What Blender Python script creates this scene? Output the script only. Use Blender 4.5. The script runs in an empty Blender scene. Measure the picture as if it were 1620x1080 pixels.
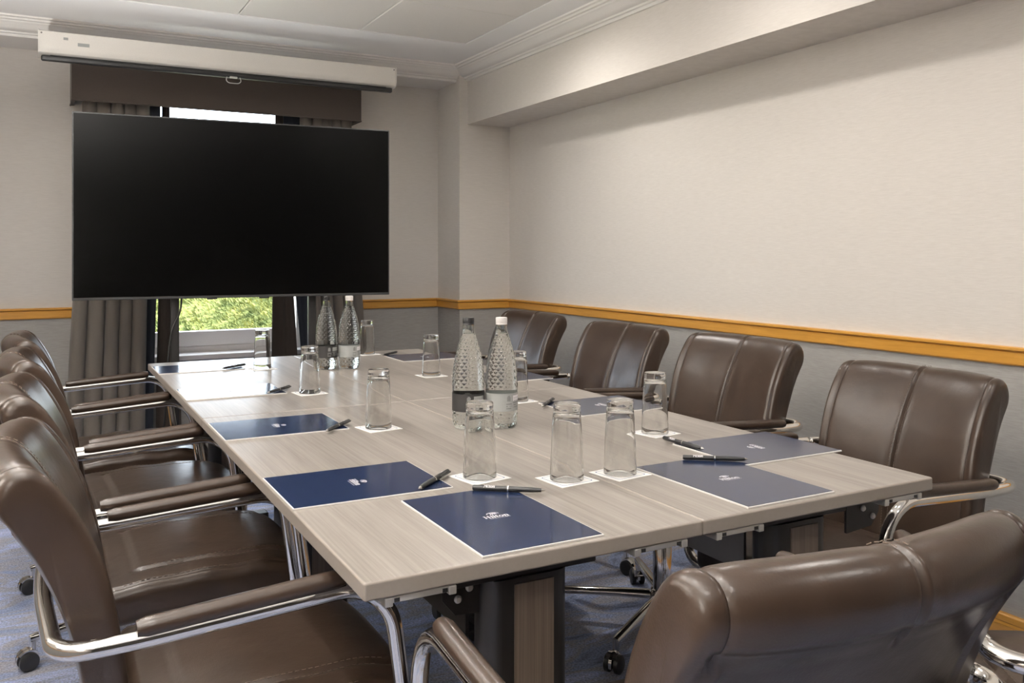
import bpy, math, random
from math import sin, cos, pi, radians, sqrt, atan2
from mathutils import Vector, Matrix
random.seed(7)

# ------------------------------------------------------------------ camera, world, sun, exposure
sc = bpy.context.scene
COL = sc.collection
cam_d = bpy.data.cameras.new('camera')
cam = bpy.data.objects.new('camera', cam_d)
COL.objects.link(cam)
cam.location = (0, 0, 1.195)
cam.rotation_euler = (radians(90), 0, -radians(28.395))
cam_d.sensor_width = 36
cam_d.lens = 36 * 1380 / 1620
cam_d.shift_y = -138 / 1620
cam_d.clip_start = 0.05
sc.camera = cam

sc.view_settings.view_transform = 'Standard'
sc.view_settings.look = 'None'
sc.view_settings.gamma = 1
sc.view_settings.use_curve_mapping = False
sc.view_settings.exposure = 0.0
sc.cycles.max_bounces = 14
sc.cycles.diffuse_bounces = 6
sc.cycles.glossy_bounces = 6
sc.cycles.transmission_bounces = 12
sc.cycles.transparent_max_bounces = 24
sc.cycles.use_denoising = True
sc.cycles.sample_clamp_indirect = 6

world = bpy.data.worlds.new('sky')
sc.world = world
world.use_nodes = True
wn = world.node_tree
wn.nodes.clear()
wo = wn.nodes.new('ShaderNodeOutputWorld')
wb = wn.nodes.new('ShaderNodeBackground')
ws = wn.nodes.new('ShaderNodeTexSky')
ws.sky_type = 'HOSEK_WILKIE'
ws.turbidity = 6
ws.ground_albedo = 0.4
ws.sun_direction = (0.3, -0.6, 0.75)
wmix = wn.nodes.new('ShaderNodeMixRGB')
wmix.inputs[0].default_value = 0.55
wmix.inputs[2].default_value = (0.85, 0.92, 1.0, 1)
wn.links.new(ws.outputs[0], wmix.inputs[1])
wn.links.new(wmix.outputs[0], wb.inputs[0])
wb.inputs[1].default_value = 15.0
wn.links.new(wb.outputs[0], wo.inputs[0])

sun_d = bpy.data.lights.new('sun', 'SUN')
sun_d.energy = 40.0
sun_d.angle = radians(2)
sun_d.color = (1.0, 0.95, 0.85)
sun = bpy.data.objects.new('sun', sun_d)
COL.objects.link(sun)
sun.rotation_euler = Vector((-0.72, 0.06, -0.66)).to_track_quat('-Z', 'Y').to_euler()

LAMP_W = 30.5          # every downlight
UPFILL_W = 96.0        # every uplighter added to fill the ceiling with light
UPFILL_COLOR = (1.0, 0.97, 0.93)
LAMP_COLOR = (1.0, 0.95, 0.895)


# ------------------------------------------------------------------ materials
def new_mat(name):
    m = bpy.data.materials.new(name)
    m.use_nodes = True
    nt = m.node_tree
    return m, nt, nt.nodes['Principled BSDF']


def N(nt, t, **kw):
    n = nt.nodes.new(t)
    for k, v in kw.items():
        setattr(n, k, v)
    return n


def plain(name, col, rough=0.5, metal=0.0, spec=0.5, coat=0.0, bump=0.0, bscale=200.0, sheen=0.0):
    m, nt, b = new_mat(name)
    b.inputs['Base Color'].default_value = (*col, 1)
    b.inputs['Roughness'].default_value = rough
    b.inputs['Metallic'].default_value = metal
    b.inputs['Specular IOR Level'].default_value = spec
    b.inputs['Coat Weight'].default_value = coat
    b.inputs['Sheen Weight'].default_value = sheen
    tc = N(nt, 'ShaderNodeTexCoord')
    nz = N(nt, 'ShaderNodeTexNoise')
    nz.inputs['Scale'].default_value = bscale
    nz.inputs['Detail'].default_value = 3
    nt.links.new(tc.outputs['Object'], nz.inputs['Vector'])
    mx = N(nt, 'ShaderNodeMixRGB', blend_type='MULTIPLY')
    mx.inputs[0].default_value = 0.12
    mx.inputs[1].default_value = (*col, 1)
    nt.links.new(nz.outputs['Fac'], mx.inputs[2])
    nt.links.new(mx.outputs[0], b.inputs['Base Color'])
    if bump:
        bp = N(nt, 'ShaderNodeBump')
        bp.inputs['Strength'].default_value = bump
        bp.inputs['Distance'].default_value = 0.002
        nt.links.new(nz.outputs['Fac'], bp.inputs['Height'])
        nt.links.new(bp.outputs[0], b.inputs['Normal'])
    return m


def wallpaper(name, c1, c2, axis_scale):
    """Woven wallpaper: fine horizontal threads."""
    m, nt, b = new_mat(name)
    tc = N(nt, 'ShaderNodeTexCoord')
    mp = N(nt, 'ShaderNodeMapping')
    mp.inputs['Scale'].default_value = axis_scale
    nt.links.new(tc.outputs['Object'], mp.inputs['Vector'])
    nz = N(nt, 'ShaderNodeTexNoise')
    nz.inputs['Scale'].default_value = 1.0
    nz.inputs['Detail'].default_value = 4
    nz.inputs['Roughness'].default_value = 0.65
    nt.links.new(mp.outputs[0], nz.inputs['Vector'])
    rp = N(nt, 'ShaderNodeValToRGB')
    rp.color_ramp.elements[0].position = 0.3
    rp.color_ramp.elements[1].position = 0.7
    rp.color_ramp.elements[0].color = (*c1, 1)
    rp.color_ramp.elements[1].color = (*c2, 1)
    nt.links.new(nz.outputs['Fac'], rp.inputs[0])
    nt.links.new(rp.outputs[0], b.inputs['Base Color'])
    b.inputs['Roughness'].default_value = 0.75
    b.inputs['Specular IOR Level'].default_value = 0.25
    bp = N(nt, 'ShaderNodeBump')
    bp.inputs['Strength'].default_value = 0.25
    bp.inputs['Distance'].default_value = 0.002
    nt.links.new(nz.outputs['Fac'], bp.inputs['Height'])
    nt.links.new(bp.outputs[0], b.inputs['Normal'])
    return m


def wood(name, c1, c2, scale, rough=0.4, coat=0.0, distort=1.2, contrast=(0.3, 0.72), bump=0.1):
    m, nt, b = new_mat(name)
    tc = N(nt, 'ShaderNodeTexCoord')
    mp = N(nt, 'ShaderNodeMapping')
    mp.inputs['Scale'].default_value = scale
    nt.links.new(tc.outputs['Object'], mp.inputs['Vector'])
    n1 = N(nt, 'ShaderNodeTexNoise')
    n1.inputs['Scale'].default_value = 1.0
    n1.inputs['Detail'].default_value = 6
    n1.inputs['Roughness'].default_value = 0.7
    n1.inputs['Distortion'].default_value = distort
    nt.links.new(mp.outputs[0], n1.inputs['Vector'])
    rp = N(nt, 'ShaderNodeValToRGB')
    rp.color_ramp.elements[0].position = contrast[0]
    rp.color_ramp.elements[1].position = contrast[1]
    rp.color_ramp.elements[0].color = (*c1, 1)
    rp.color_ramp.elements[1].color = (*c2, 1)
    nt.links.new(n1.outputs['Fac'], rp.inputs[0])
    nt.links.new(rp.outputs[0], b.inputs['Base Color'])
    b.inputs['Roughness'].default_value = rough
    b.inputs['Coat Weight'].default_value = coat
    b.inputs['Coat Roughness'].default_value = 0.25
    bp = N(nt, 'ShaderNodeBump')
    bp.inputs['Strength'].default_value = bump
    bp.inputs['Distance'].default_value = 0.001
    nt.links.new(n1.outputs['Fac'], bp.inputs['Height'])
    nt.links.new(bp.outputs[0], b.inputs['Normal'])
    return m


def table_laminate():
    """Pale grey-beige larch laminate: long cathedral grain plus fine lines."""
    m, nt, b = new_mat('table_laminate')
    tc = N(nt, 'ShaderNodeTexCoord')
    mp = N(nt, 'ShaderNodeMapping')
    mp.inputs['Scale'].default_value = (46.0, 0.9, 1.0)
    nt.links.new(tc.outputs['Object'], mp.inputs['Vector'])
    wv = N(nt, 'ShaderNodeTexNoise')
    wv.inputs['Scale'].default_value = 1.0
    wv.inputs['Detail'].default_value = 5.0
    wv.inputs['Roughness'].default_value = 0.6
    wv.inputs['Distortion'].default_value = 0.9
    nt.links.new(mp.outputs[0], wv.inputs['Vector'])
    mp2 = N(nt, 'ShaderNodeMapping')
    mp2.inputs['Scale'].default_value = (240.0, 5.0, 1.0)
    nt.links.new(tc.outputs['Object'], mp2.inputs['Vector'])
    n2 = N(nt, 'ShaderNodeTexNoise')
    n2.inputs['Scale'].default_value = 1.0
    n2.inputs['Detail'].default_value = 5
    n2.inputs['Roughness'].default_value = 0.7
    nt.links.new(mp2.outputs[0], n2.inputs['Vector'])
    mp3 = N(nt, 'ShaderNodeMapping')
    mp3.inputs['Scale'].default_value = (9.0, 0.9, 1.0)
    nt.links.new(tc.outputs['Object'], mp3.inputs['Vector'])
    n3 = N(nt, 'ShaderNodeTexNoise')
    n3.inputs['Detail'].default_value = 2
    n3.inputs['Scale'].default_value = 1.0
    nt.links.new(mp3.outputs[0], n3.inputs['Vector'])
    mx = N(nt, 'ShaderNodeMixRGB')
    mx.inputs[0].default_value = 0.5
    nt.links.new(wv.outputs['Fac'], mx.inputs[1])
    nt.links.new(n2.outputs['Fac'], mx.inputs[2])
    mx2 = N(nt, 'ShaderNodeMixRGB')
    mx2.inputs[0].default_value = 0.3
    nt.links.new(mx.outputs[0], mx2.inputs[1])
    nt.links.new(n3.outputs['Fac'], mx2.inputs[2])
    rp = N(nt, 'ShaderNodeValToRGB')
    rp.color_ramp.elements[0].position = 0.38
    rp.color_ramp.elements[1].position = 0.60
    rp.color_ramp.elements[0].color = (0.150, 0.131, 0.114, 1)
    rp.color_ramp.elements[1].color = (0.285, 0.258, 0.232, 1)
    nt.links.new(mx2.outputs[0], rp.inputs[0])
    nt.links.new(rp.outputs[0], b.inputs['Base Color'])
    b.inputs['Roughness'].default_value = 0.33
    b.inputs['Specular IOR Level'].default_value = 0.5
    bp = N(nt, 'ShaderNodeBump')
    bp.inputs['Strength'].default_value = 0.08
    bp.inputs['Distance'].default_value = 0.0002
    nt.links.new(mx.outputs[0], bp.inputs['Height'])
    nt.links.new(bp.outputs[0], b.inputs['Normal'])
    return m


def leather():
    m, nt, b = new_mat('brown_leather')
    tc = N(nt, 'ShaderNodeTexCoord')
    n1 = N(nt, 'ShaderNodeTexNoise')
    n1.inputs['Scale'].default_value = 9
    n1.inputs['Detail'].default_value = 4
    nt.links.new(tc.outputs['Object'], n1.inputs['Vector'])
    rp = N(nt, 'ShaderNodeValToRGB')
    rp.color_ramp.elements[0].position = 0.3
    rp.color_ramp.elements[1].position = 0.75
    rp.color_ramp.elements[0].color = (0.026, 0.0160, 0.0108, 1)
    rp.color_ramp.elements[1].color = (0.044, 0.0285, 0.0200, 1)
    nt.links.new(n1.outputs['Fac'], rp.inputs[0])
    nt.links.new(rp.outputs[0], b.inputs['Base Color'])
    b.inputs['Roughness'].default_value = 0.29
    b.inputs['Specular IOR Level'].default_value = 0.40
    v = N(nt, 'ShaderNodeTexVoronoi')
    v.inputs['Scale'].default_value = 320
    nt.links.new(tc.outputs['Object'], v.inputs['Vector'])
    n2 = N(nt, 'ShaderNodeTexNoise')
    n2.inputs['Scale'].default_value = 16
    n2.inputs['Detail'].default_value = 3
    nt.links.new(tc.outputs['Object'], n2.inputs['Vector'])
    b1 = N(nt, 'ShaderNodeBump')
    b1.inputs['Strength'].default_value = 0.10
    b1.inputs['Distance'].default_value = 0.0008
    nt.links.new(v.outputs['Distance'], b1.inputs['Height'])
    b2 = N(nt, 'ShaderNodeBump')
    b2.inputs['Strength'].default_value = 0.22
    b2.inputs['Distance'].default_value = 0.006
    nt.links.new(n2.outputs['Fac'], b2.inputs['Height'])
    nt.links.new(b1.outputs[0], b2.inputs['Normal'])
    nt.links.new(b2.outputs[0], b.inputs['Normal'])
    return m


def carpet():
    m, nt, b = new_mat('patterned_carpet')
    tc = N(nt, 'ShaderNodeTexCoord')
    mp = N(nt, 'ShaderNodeMapping')
    mp.inputs['Rotation'].default_value = (0, 0, 0.6)
    mp.inputs['Scale'].default_value = (1.0, 2.6, 1.0)
    nt.links.new(tc.outputs['Object'], mp.inputs['Vector'])
    n1 = N(nt, 'ShaderNodeTexNoise')
    n1.inputs['Scale'].default_value = 2.6
    n1.inputs['Detail'].default_value = 5
    n1.inputs['Roughness'].default_value = 0.62
    n1.inputs['Distortion'].default_value = 0.8
    nt.links.new(mp.outputs[0], n1.inputs['Vector'])
    rp = N(nt, 'ShaderNodeValToRGB')
    e = rp.color_ramp.elements
    e[0].position = 0.30
    e[0].color = (0.17, 0.185, 0.25, 1)
    e[1].position = 0.72
    e[1].color = (0.66, 0.70, 0.92, 1)
    for p, c in ((0.42, (0.34, 0.41, 0.62, 1)), (0.5, (0.42, 0.41, 0.45, 1)), (0.58, (0.44, 0.51, 0.74, 1))):
        x = e.new(p)
        x.color = c
    nt.links.new(n1.outputs['Fac'], rp.inputs[0])
    n2 = N(nt, 'ShaderNodeTexNoise')
    n2.inputs['Scale'].default_value = 160
    n2.inputs['Detail'].default_value = 3
    nt.links.new(tc.outputs['Object'], n2.inputs['Vector'])
    mr = N(nt, 'ShaderNodeMapRange')
    mr.inputs[1].default_value = 0.3
    mr.inputs[2].default_value = 0.7
    mr.inputs[3].default_value = 0.55
    mr.inputs[4].default_value = 1.3
    nt.links.new(n2.outputs['Fac'], mr.inputs[0])
    mx = N(nt, 'ShaderNodeMixRGB', blend_type='MULTIPLY')
    mx.inputs[0].default_value = 1
    nt.links.new(rp.outputs[0], mx.inputs[1])
    nt.links.new(mr.outputs[0], mx.inputs[2])
    nt.links.new(mx.outputs[0], b.inputs['Base Color'])
    b.inputs['Roughness'].default_value = 0.95
    b.inputs['Specular IOR Level'].default_value = 0.1
    bp = N(nt, 'ShaderNodeBump')
    bp.inputs['Strength'].default_value = 0.6
    bp.inputs['Distance'].default_value = 0.004
    nt.links.new(n2.outputs['Fac'], bp.inputs['Height'])
    nt.links.new(bp.outputs[0], b.inputs['Normal'])
    return m


def fabric(name, c, rough=0.9, transl=0.0):
    m, nt, b = new_mat(name)
    tc = N(nt, 'ShaderNodeTexCoord')
    mp = N(nt, 'ShaderNodeMapping')
    mp.inputs['Scale'].default_value = (260, 260, 900)
    nt.links.new(tc.outputs['Object'], mp.inputs['Vector'])
    nz = N(nt, 'ShaderNodeTexNoise')
    nz.inputs['Scale'].default_value = 1
    nz.inputs['Detail'].default_value = 3
    nt.links.new(mp.outputs[0], nz.inputs['Vector'])
    mx = N(nt, 'ShaderNodeMixRGB', blend_type='MULTIPLY')
    mx.inputs[0].default_value = 0.35
    mx.inputs[1].default_value = (*c, 1)
    nt.links.new(nz.outputs['Fac'], mx.inputs[2])
    nt.links.new(mx.outputs[0], b.inputs['Base Color'])
    b.inputs['Roughness'].default_value = rough
    b.inputs['Specular IOR Level'].default_value = 0.2
    b.inputs['Sheen Weight'].default_value = 0.15
    if transl:
        out = nt.nodes['Material Output']
        tr = N(nt, 'ShaderNodeBsdfTranslucent')
        tr.inputs[0].default_value = (*c, 1)
        ms = N(nt, 'ShaderNodeMixShader')
        ms.inputs[0].default_value = transl
        nt.links.new(b.outputs[0], ms.inputs[1])
        nt.links.new(tr.outputs[0], ms.inputs[2])
        nt.links.new(ms.outputs[0], out.inputs[0])
    return m


def thin_glass(name, tint, edge, ior=1.5, rough=0.0, edge_pow=5.0):
    """Thin clear glass wall: lets light straight through, reflects by Fresnel, deepens in tint where seen edge-on."""
    m = bpy.data.materials.new(name)
    m.use_nodes = True
    nt = m.node_tree
    nt.nodes.clear()
    out = N(nt, 'ShaderNodeOutputMaterial')
    tr = N(nt, 'ShaderNodeBsdfTransparent')
    gl = N(nt, 'ShaderNodeBsdfGlossy')
    gl.inputs['Roughness'].default_value = rough
    gl.inputs['Color'].default_value = (1, 1, 1, 1)
    lw = N(nt, 'ShaderNodeLayerWeight')
    lw.inputs['Blend'].default_value = 0.5

    def power(e):
        p = N(nt, 'ShaderNodeMath', operation='POWER')
        p.inputs[1].default_value = e
        nt.links.new(lw.outputs['Facing'], p.inputs[0])
        return p
    f0 = ((ior - 1) / (ior + 1)) ** 2
    fr = N(nt, 'ShaderNodeMapRange')
    fr.inputs[3].default_value = f0
    fr.inputs[4].default_value = 0.9
    nt.links.new(power(5.0).outputs[0], fr.inputs[0])
    mc = N(nt, 'ShaderNodeMixRGB')
    mc.inputs[1].default_value = (*tint, 1)
    mc.inputs[2].default_value = (*edge, 1)
    nt.links.new(power(edge_pow).outputs[0], mc.inputs[0])
    nt.links.new(mc.outputs[0], tr.inputs[0])
    ms = N(nt, 'ShaderNodeMixShader')
    nt.links.new(fr.outputs[0], ms.inputs[0])
    nt.links.new(tr.outputs[0], ms.inputs[1])
    nt.links.new(gl.outputs[0], ms.inputs[2])
    nt.links.new(ms.outputs[0], out.inputs[0])
    return m


def solid_glass(name, col, ior, clear=0.0, rough=0.0):
    m = bpy.data.materials.new(name)
    m.use_nodes = True
    nt = m.node_tree
    nt.nodes.clear()
    out = N(nt, 'ShaderNodeOutputMaterial')
    g_ = N(nt, 'ShaderNodeBsdfGlass')
    g_.inputs['Color'].default_value = (*col, 1)
    g_.inputs['IOR'].default_value = ior
    g_.inputs['Roughness'].default_value = rough
    tr = N(nt, 'ShaderNodeBsdfTransparent')
    tr.inputs[0].default_value = (*col, 1)
    ms = N(nt, 'ShaderNodeMixShader')
    ms.inputs[0].default_value = clear
    nt.links.new(g_.outputs[0], ms.inputs[1])
    nt.links.new(tr.outputs[0], ms.inputs[2])
    nt.links.new(ms.outputs[0], out.inputs[0])
    return m


def emit(name, col, strength):
    m = bpy.data.materials.new(name)
    m.use_nodes = True
    nt = m.node_tree
    nt.nodes.clear()
    out = N(nt, 'ShaderNodeOutputMaterial')
    e = N(nt, 'ShaderNodeEmission')
    e.inputs[0].default_value = (*col, 1)
    e.inputs[1].default_value = strength
    nt.links.new(e.outputs[0], out.inputs[0])
    return m


def grass_mat():
    m, nt, b = new_mat('grass_blades')
    tc = N(nt, 'ShaderNodeTexCoord')
    nz = N(nt, 'ShaderNodeTexNoise')
    nz.inputs['Scale'].default_value = 7
    nz.inputs['Detail'].default_value = 6
    nt.links.new(tc.outputs['Object'], nz.inputs['Vector'])
    rp = N(nt, 'ShaderNodeValToRGB')
    rp.color_ramp.elements[0].position = 0.35
    rp.color_ramp.elements[1].position = 0.68
    rp.color_ramp.elements[0].color = (0.045, 0.075, 0.012, 1)
    rp.color_ramp.elements[1].color = (0.29, 0.29, 0.075, 1)
    nt.links.new(nz.outputs['Fac'], rp.inputs[0])
    nt.links.new(rp.outputs[0], b.inputs['Base Color'])
    b.inputs['Roughness'].default_value = 0.8
    return m


M = dict(
    wall_x=wallpaper('cream_wallpaper', (0.62, 0.585, 0.54), (0.69, 0.655, 0.61), (22, 22, 420)),
    wall_low=wallpaper('grey_wallpaper', (0.30, 0.287, 0.268), (0.385, 0.372, 0.35), (22, 22, 420)),
    ceiling=plain('white_ceiling_paint', (0.86, 0.855, 0.845), 0.6, spec=0.3),
    tile=plain('metal_ceiling_tile', (0.70, 0.68, 0.65), 0.45),
    crown=plain('white_gloss_paint', (0.80, 0.775, 0.735), 0.35),
    oak=wood('honey_oak', (0.50, 0.235, 0.035), (0.66, 0.335, 0.062), (3, 3, 60), rough=0.32, coat=0.35),
    carpet=carpet(),
    table=table_laminate(),
    edge=plain('table_edge_band', (0.27, 0.235, 0.205), 0.42),
    leg_wood=wood('leg_laminate', (0.07, 0.052, 0.04), (0.17, 0.132, 0.105), (150, 150, 1.5), rough=0.4, distort=0.3),
    black=plain('black_powder_coat', (0.012, 0.011, 0.011), 0.4, bump=0.05, bscale=900),
    black_plastic=plain('black_plastic', (0.014, 0.014, 0.015), 0.35),
    chrome=plain('polished_chrome', (0.80, 0.78, 0.75), 0.09, metal=1.0),
    zinc=plain('galvanised_steel', (0.62, 0.61, 0.58), 0.38, metal=0.7, bscale=40),
    steel=plain('dull_steel_plate', (0.20, 0.19, 0.178), 0.42, metal=0.8, bscale=30),
    leather=leather(),
    thread=plain('stitch_thread', (0.13, 0.098, 0.076), 0.7),
    groove=plain('seam_shadow_leather', (0.03, 0.021, 0.017), 0.6),
    navy=None,
    paper=plain('white_paper', (0.78, 0.755, 0.72), 0.7),
    print_white=plain('white_print', (0.80, 0.78, 0.80), 0.5),
    coaster=plain('coaster_board', (0.86, 0.845, 0.82), 0.75),
    coaster_blue=plain('coaster_blue_line', (0.13, 0.18, 0.33), 0.7),
    coaster_mark=plain('coaster_grey_mark', (0.60, 0.60, 0.60), 0.7),
    tv=plain('screen_glass', (0.001, 0.001, 0.001), 0.2, spec=0.16),
    tv_frame=plain('tv_bezel', (0.035, 0.035, 0.037), 0.35),
    curtain=fabric('taupe_curtain', (0.165, 0.145, 0.125)),
    lining=fabric('navy_lining', (0.022, 0.026, 0.036)),
    inner=fabric('dark_drape', (0.055, 0.043, 0.036), transl=0.12),
    pelmet=fabric('brown_pelmet', (0.085, 0.068, 0.058)),
    screen_case=plain('screen_case_white', (0.74, 0.71, 0.66), 0.35),
    upvc=plain('white_window_frame', (0.92, 0.88, 0.87), 0.35),
    glass=thin_glass('tumbler_glass', (0.99, 0.99, 0.985), (0.45, 0.47, 0.45), edge_pow=6.0),
    bottle=thin_glass('bottle_glass', (0.975, 0.988, 0.98), (0.35, 0.44, 0.40), edge_pow=4.0),
    water=thin_glass('water', (0.99, 0.995, 0.992), (0.75, 0.83, 0.80), ior=1.2, edge_pow=4.0),
    tumbler=solid_glass('clear_tumbler_glass', (0.995, 0.995, 0.99), 1.46),
    bottle_solid=solid_glass('bottle_glass_and_water', (0.975, 0.99, 0.98), 1.36),
    pane=thin_glass('window_pane', (0.97, 0.98, 0.98), (0.8, 0.85, 0.85)),
    label_black=plain('black_label', (0.014, 0.013, 0.013), 0.5),
    label_clear=plain('frosted_label', (0.33, 0.34, 0.33), 0.5),
    label_grey=plain('label_print_grey', (0.20, 0.20, 0.20), 0.6),
    cap_white=plain('white_cap', (0.80, 0.77, 0.75), 0.4),
    lamp=emit('lamp_lens', (1.0, 0.88, 0.74), 14.0),
    grass=grass_mat(),
    bounce_slab=plain('pale_bounce_slab', (0.72, 0.71, 0.69), 0.9),
    soil=plain('bank_soil', (0.10, 0.12, 0.03), 0.95, bscale=6),
    dark_panel=plain('dark_stained_panelling', (0.03, 0.022, 0.017), 0.5),
    cable=plain('black_cable', (0.01, 0.01, 0.01), 0.5),
)
mm, nt_, b_ = new_mat('navy_cover')
b_.inputs['Base Color'].default_value = (0.011, 0.019, 0.050, 1)
b_.inputs['Roughness'].default_value = 0.17
b_.inputs['Specular IOR Level'].default_value = 0.5
tc_ = N(nt_, 'ShaderNodeTexCoord')
nz_ = N(nt_, 'ShaderNodeTexNoise')
nz_.inputs['Scale'].default_value = 14
nt_.links.new(tc_.outputs['Object'], nz_.inputs['Vector'])
bp_ = N(nt_, 'ShaderNodeBump')
bp_.inputs['Strength'].default_value = 0.03
bp_.inputs['Distance'].default_value = 0.004
nt_.links.new(nz_.outputs['Fac'], bp_.inputs['Height'])
nt_.links.new(bp_.outputs[0], b_.inputs['Normal'])
M['navy'] = mm


# ------------------------------------------------------------------ mesh builder
class MB:
    def __init__(s):
        s.v, s.f, s.m = [], [], []
        s.mat = 0

    def add(s, verts, faces, mat=None):
        k = len(s.v)
        s.v += [tuple(p) for p in verts]
        for f in faces:
            s.f.append(tuple(i + k for i in f))
            s.m.append(s.mat if mat is None else mat)
        return k

    def box(s, x0, x1, y0, y1, z0, z1, mat=None, b=0.0):
        if b:
            return s.rbox(((x0 + x1) / 2, (y0 + y1) / 2, (z0 + z1) / 2), (x1 - x0, y1 - y0, z1 - z0), b, (1, 1, 1), mat, seg=1)
        s.add([(x0, y0, z0), (x1, y0, z0), (x1, y1, z0), (x0, y1, z0), (x0, y0, z1), (x1, y0, z1), (x1, y1, z1), (x0, y1, z1)],
              [(0, 3, 2, 1), (4, 5, 6, 7), (0, 1, 5, 4), (1, 2, 6, 5), (2, 3, 7, 6), (3, 0, 4, 7)], mat)

    def rbox(s, c, size, r, n=(4, 4, 4), mat=None, seg=2, fn=None):
        """Rounded box. n: subdivisions of the flat spans. fn moves each point."""
        h = [d / 2 for d in size]
        r = min(r, *[x * 0.999 for x in h])

        def axis(hh, k):
            a = [-hh + r * (1 - cos(pi / 2 * i / (seg + 1))) * 0 - 0 for i in range(0)]
            out = []
            for i in range(seg + 1):
                t = i / (seg + 1)
                out.append(-hh + r * t)
            for i in range(k + 1):
                out.append(-hh + r + (2 * hh - 2 * r) * i / k)
            for i in range(1, seg + 2):
                out.append(hh - r + r * i / (seg + 1))
            return out
        ax = [axis(h[i], n[i]) for i in range(3)]
        idx = {}
        vs, fs = [], []

        def pt(i, j, k):
            key = (i, j, k)
            if key in idx:
                return idx[key]
            p = Vector((ax[0][i], ax[1][j], ax[2][k]))
            q = Vector([max(-h[a] + r, min(h[a] - r, p[a])) for a in range(3)])
            d = p - q
            if d.length > 1e-9:
                # map cube shell onto sphere shell
                e = Vector([x / r for x in d])
                x2, y2, z2 = e.x ** 2, e.y ** 2, e.z ** 2
                e = Vector((e.x * sqrt(max(0, 1 - y2 / 2 - z2 / 2 + y2 * z2 / 3)), e.y * sqrt(max(0, 1 - x2 / 2 - z2 / 2 + x2 * z2 / 3)),
                            e.z * sqrt(max(0, 1 - x2 / 2 - y2 / 2 + x2 * y2 / 3))))
                p = q + e * r
            if fn:
                p = Vector(fn(p))
            idx[key] = len(vs)
            vs.append((p.x + c[0], p.y + c[1], p.z + c[2]))
            return idx[key]
        I, J, K = len(ax[0]) - 1, len(ax[1]) - 1, len(ax[2]) - 1
        for i in range(I):
            for j in range(J):
                fs.append((pt(i, j, 0), pt(i, j + 1, 0), pt(i + 1, j + 1, 0), pt(i + 1, j, 0)))
                fs.append((pt(i, j, K), pt(i + 1, j, K), pt(i + 1, j + 1, K), pt(i, j + 1, K)))
        for i in range(I):
            for k in range(K):
                fs.append((pt(i, 0, k), pt(i + 1, 0, k), pt(i + 1, 0, k + 1), pt(i, 0, k + 1)))
                fs.append((pt(i, J, k), pt(i, J, k + 1), pt(i + 1, J, k + 1), pt(i + 1, J, k)))
        for j in range(J):
            for k in range(K):
                fs.append((pt(0, j, k), pt(0, j, k + 1), pt(0, j + 1, k + 1), pt(0, j + 1, k)))
                fs.append((pt(I, j, k), pt(I, j + 1, k), pt(I, j + 1, k + 1), pt(I, j, k + 1)))
        s.add(vs, fs, mat)

    def lathe(s, prof, n=32, c=(0, 0, 0), mat=None, close=False, rfn=None):
        """prof: list of (r, z); rfn(theta, z, r) -> r for surface relief."""
        vs, fs = [], []
        rings = []
        for r, z in prof:
            if r < 1e-6:
                rings.append([len(vs)])
                vs.append((c[0], c[1], c[2] + z))
            else:
                ring = []
                for i in range(n):
                    a = 2 * pi * i / n
                    rr = rfn(a, z, r) if rfn else r
                    ring.append(len(vs))
                    vs.append((c[0] + rr * cos(a), c[1] + rr * sin(a), c[2] + z))
                rings.append(ring)
        pairs = list(zip(rings, rings[1:])) + ([(rings[-1], rings[0])] if close else [])
        for A, B in pairs:
            if len(A) == 1 and len(B) == 1:
                continue
            for i in range(n):
                j = (i + 1) % n
                if len(A) == 1:
                    fs.append((A[0], B[j], B[i]))
                elif len(B) == 1:
                    fs.append((A[i], A[j], B[0]))
                else:
                    fs.append((A[i], A[j], B[j], B[i]))
        s.add(vs, fs, mat)

    def tube(s, pts, r, n=12, mat=None, cap=True, flat=1.0, up=None):
        """Tube through pts; r number or list; flat squeezes the section along the frame's second axis."""
        P = [Vector(p) for p in pts]
        R = r if isinstance(r, (list, tuple)) else [r] * len(P)
        T = []
        for i in range(len(P)):
            a = P[max(0, i - 1)]
            b = P[min(len(P) - 1, i + 1)]
            T.append((b - a).normalized())
        u = Vector(up) if up else (Vector((0, 0, 1)) if abs(T[0].z) < 0.9 else Vector((1, 0, 0)))
        u = (u - T[0] * u.dot(T[0])).normalized()
        vs, fs = [], []
        for i, p in enumerate(P):
            u = (u - T[i] * u.dot(T[i])).normalized()
            w = T[i].cross(u)
            for k in range(n):
                a = 2 * pi * k / n
                vs.append(p + u * (R[i] * flat * sin(a)) + w * (R[i] * cos(a)))
        for i in range(len(P) - 1):
            for k in range(n):
                k2 = (k + 1) % n
                fs.append((i * n + k, i * n + k2, (i + 1) * n + k2, (i + 1) * n + k))
        if cap:
            fs.append(tuple(range(n))[::-1])
            fs.append(tuple((len(P) - 1) * n + k for k in range(n)))
        s.add(vs, fs, mat)

    def prism(s, poly, axis, a, b, mat=None):
        """Extrude 2D polygon (list of pairs in the two other axes, in axis order) from a to b along axis."""
        n = len(poly)

        def mk(p, t):
            if axis == 0:
                return (t, p[0], p[1])
            if axis == 1:
                return (p[0], t, p[1])
            return (p[0], p[1], t)
        vs = [mk(p, a) for p in poly] + [mk(p, b) for p in poly]
        fs = [tuple(range(n)), tuple(range(2 * n - 1, n - 1, -1))]
        for i in range(n):
            j = (i + 1) % n
            fs.append((i, i + n, j + n, j))
        s.add(vs, fs, mat)

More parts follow.
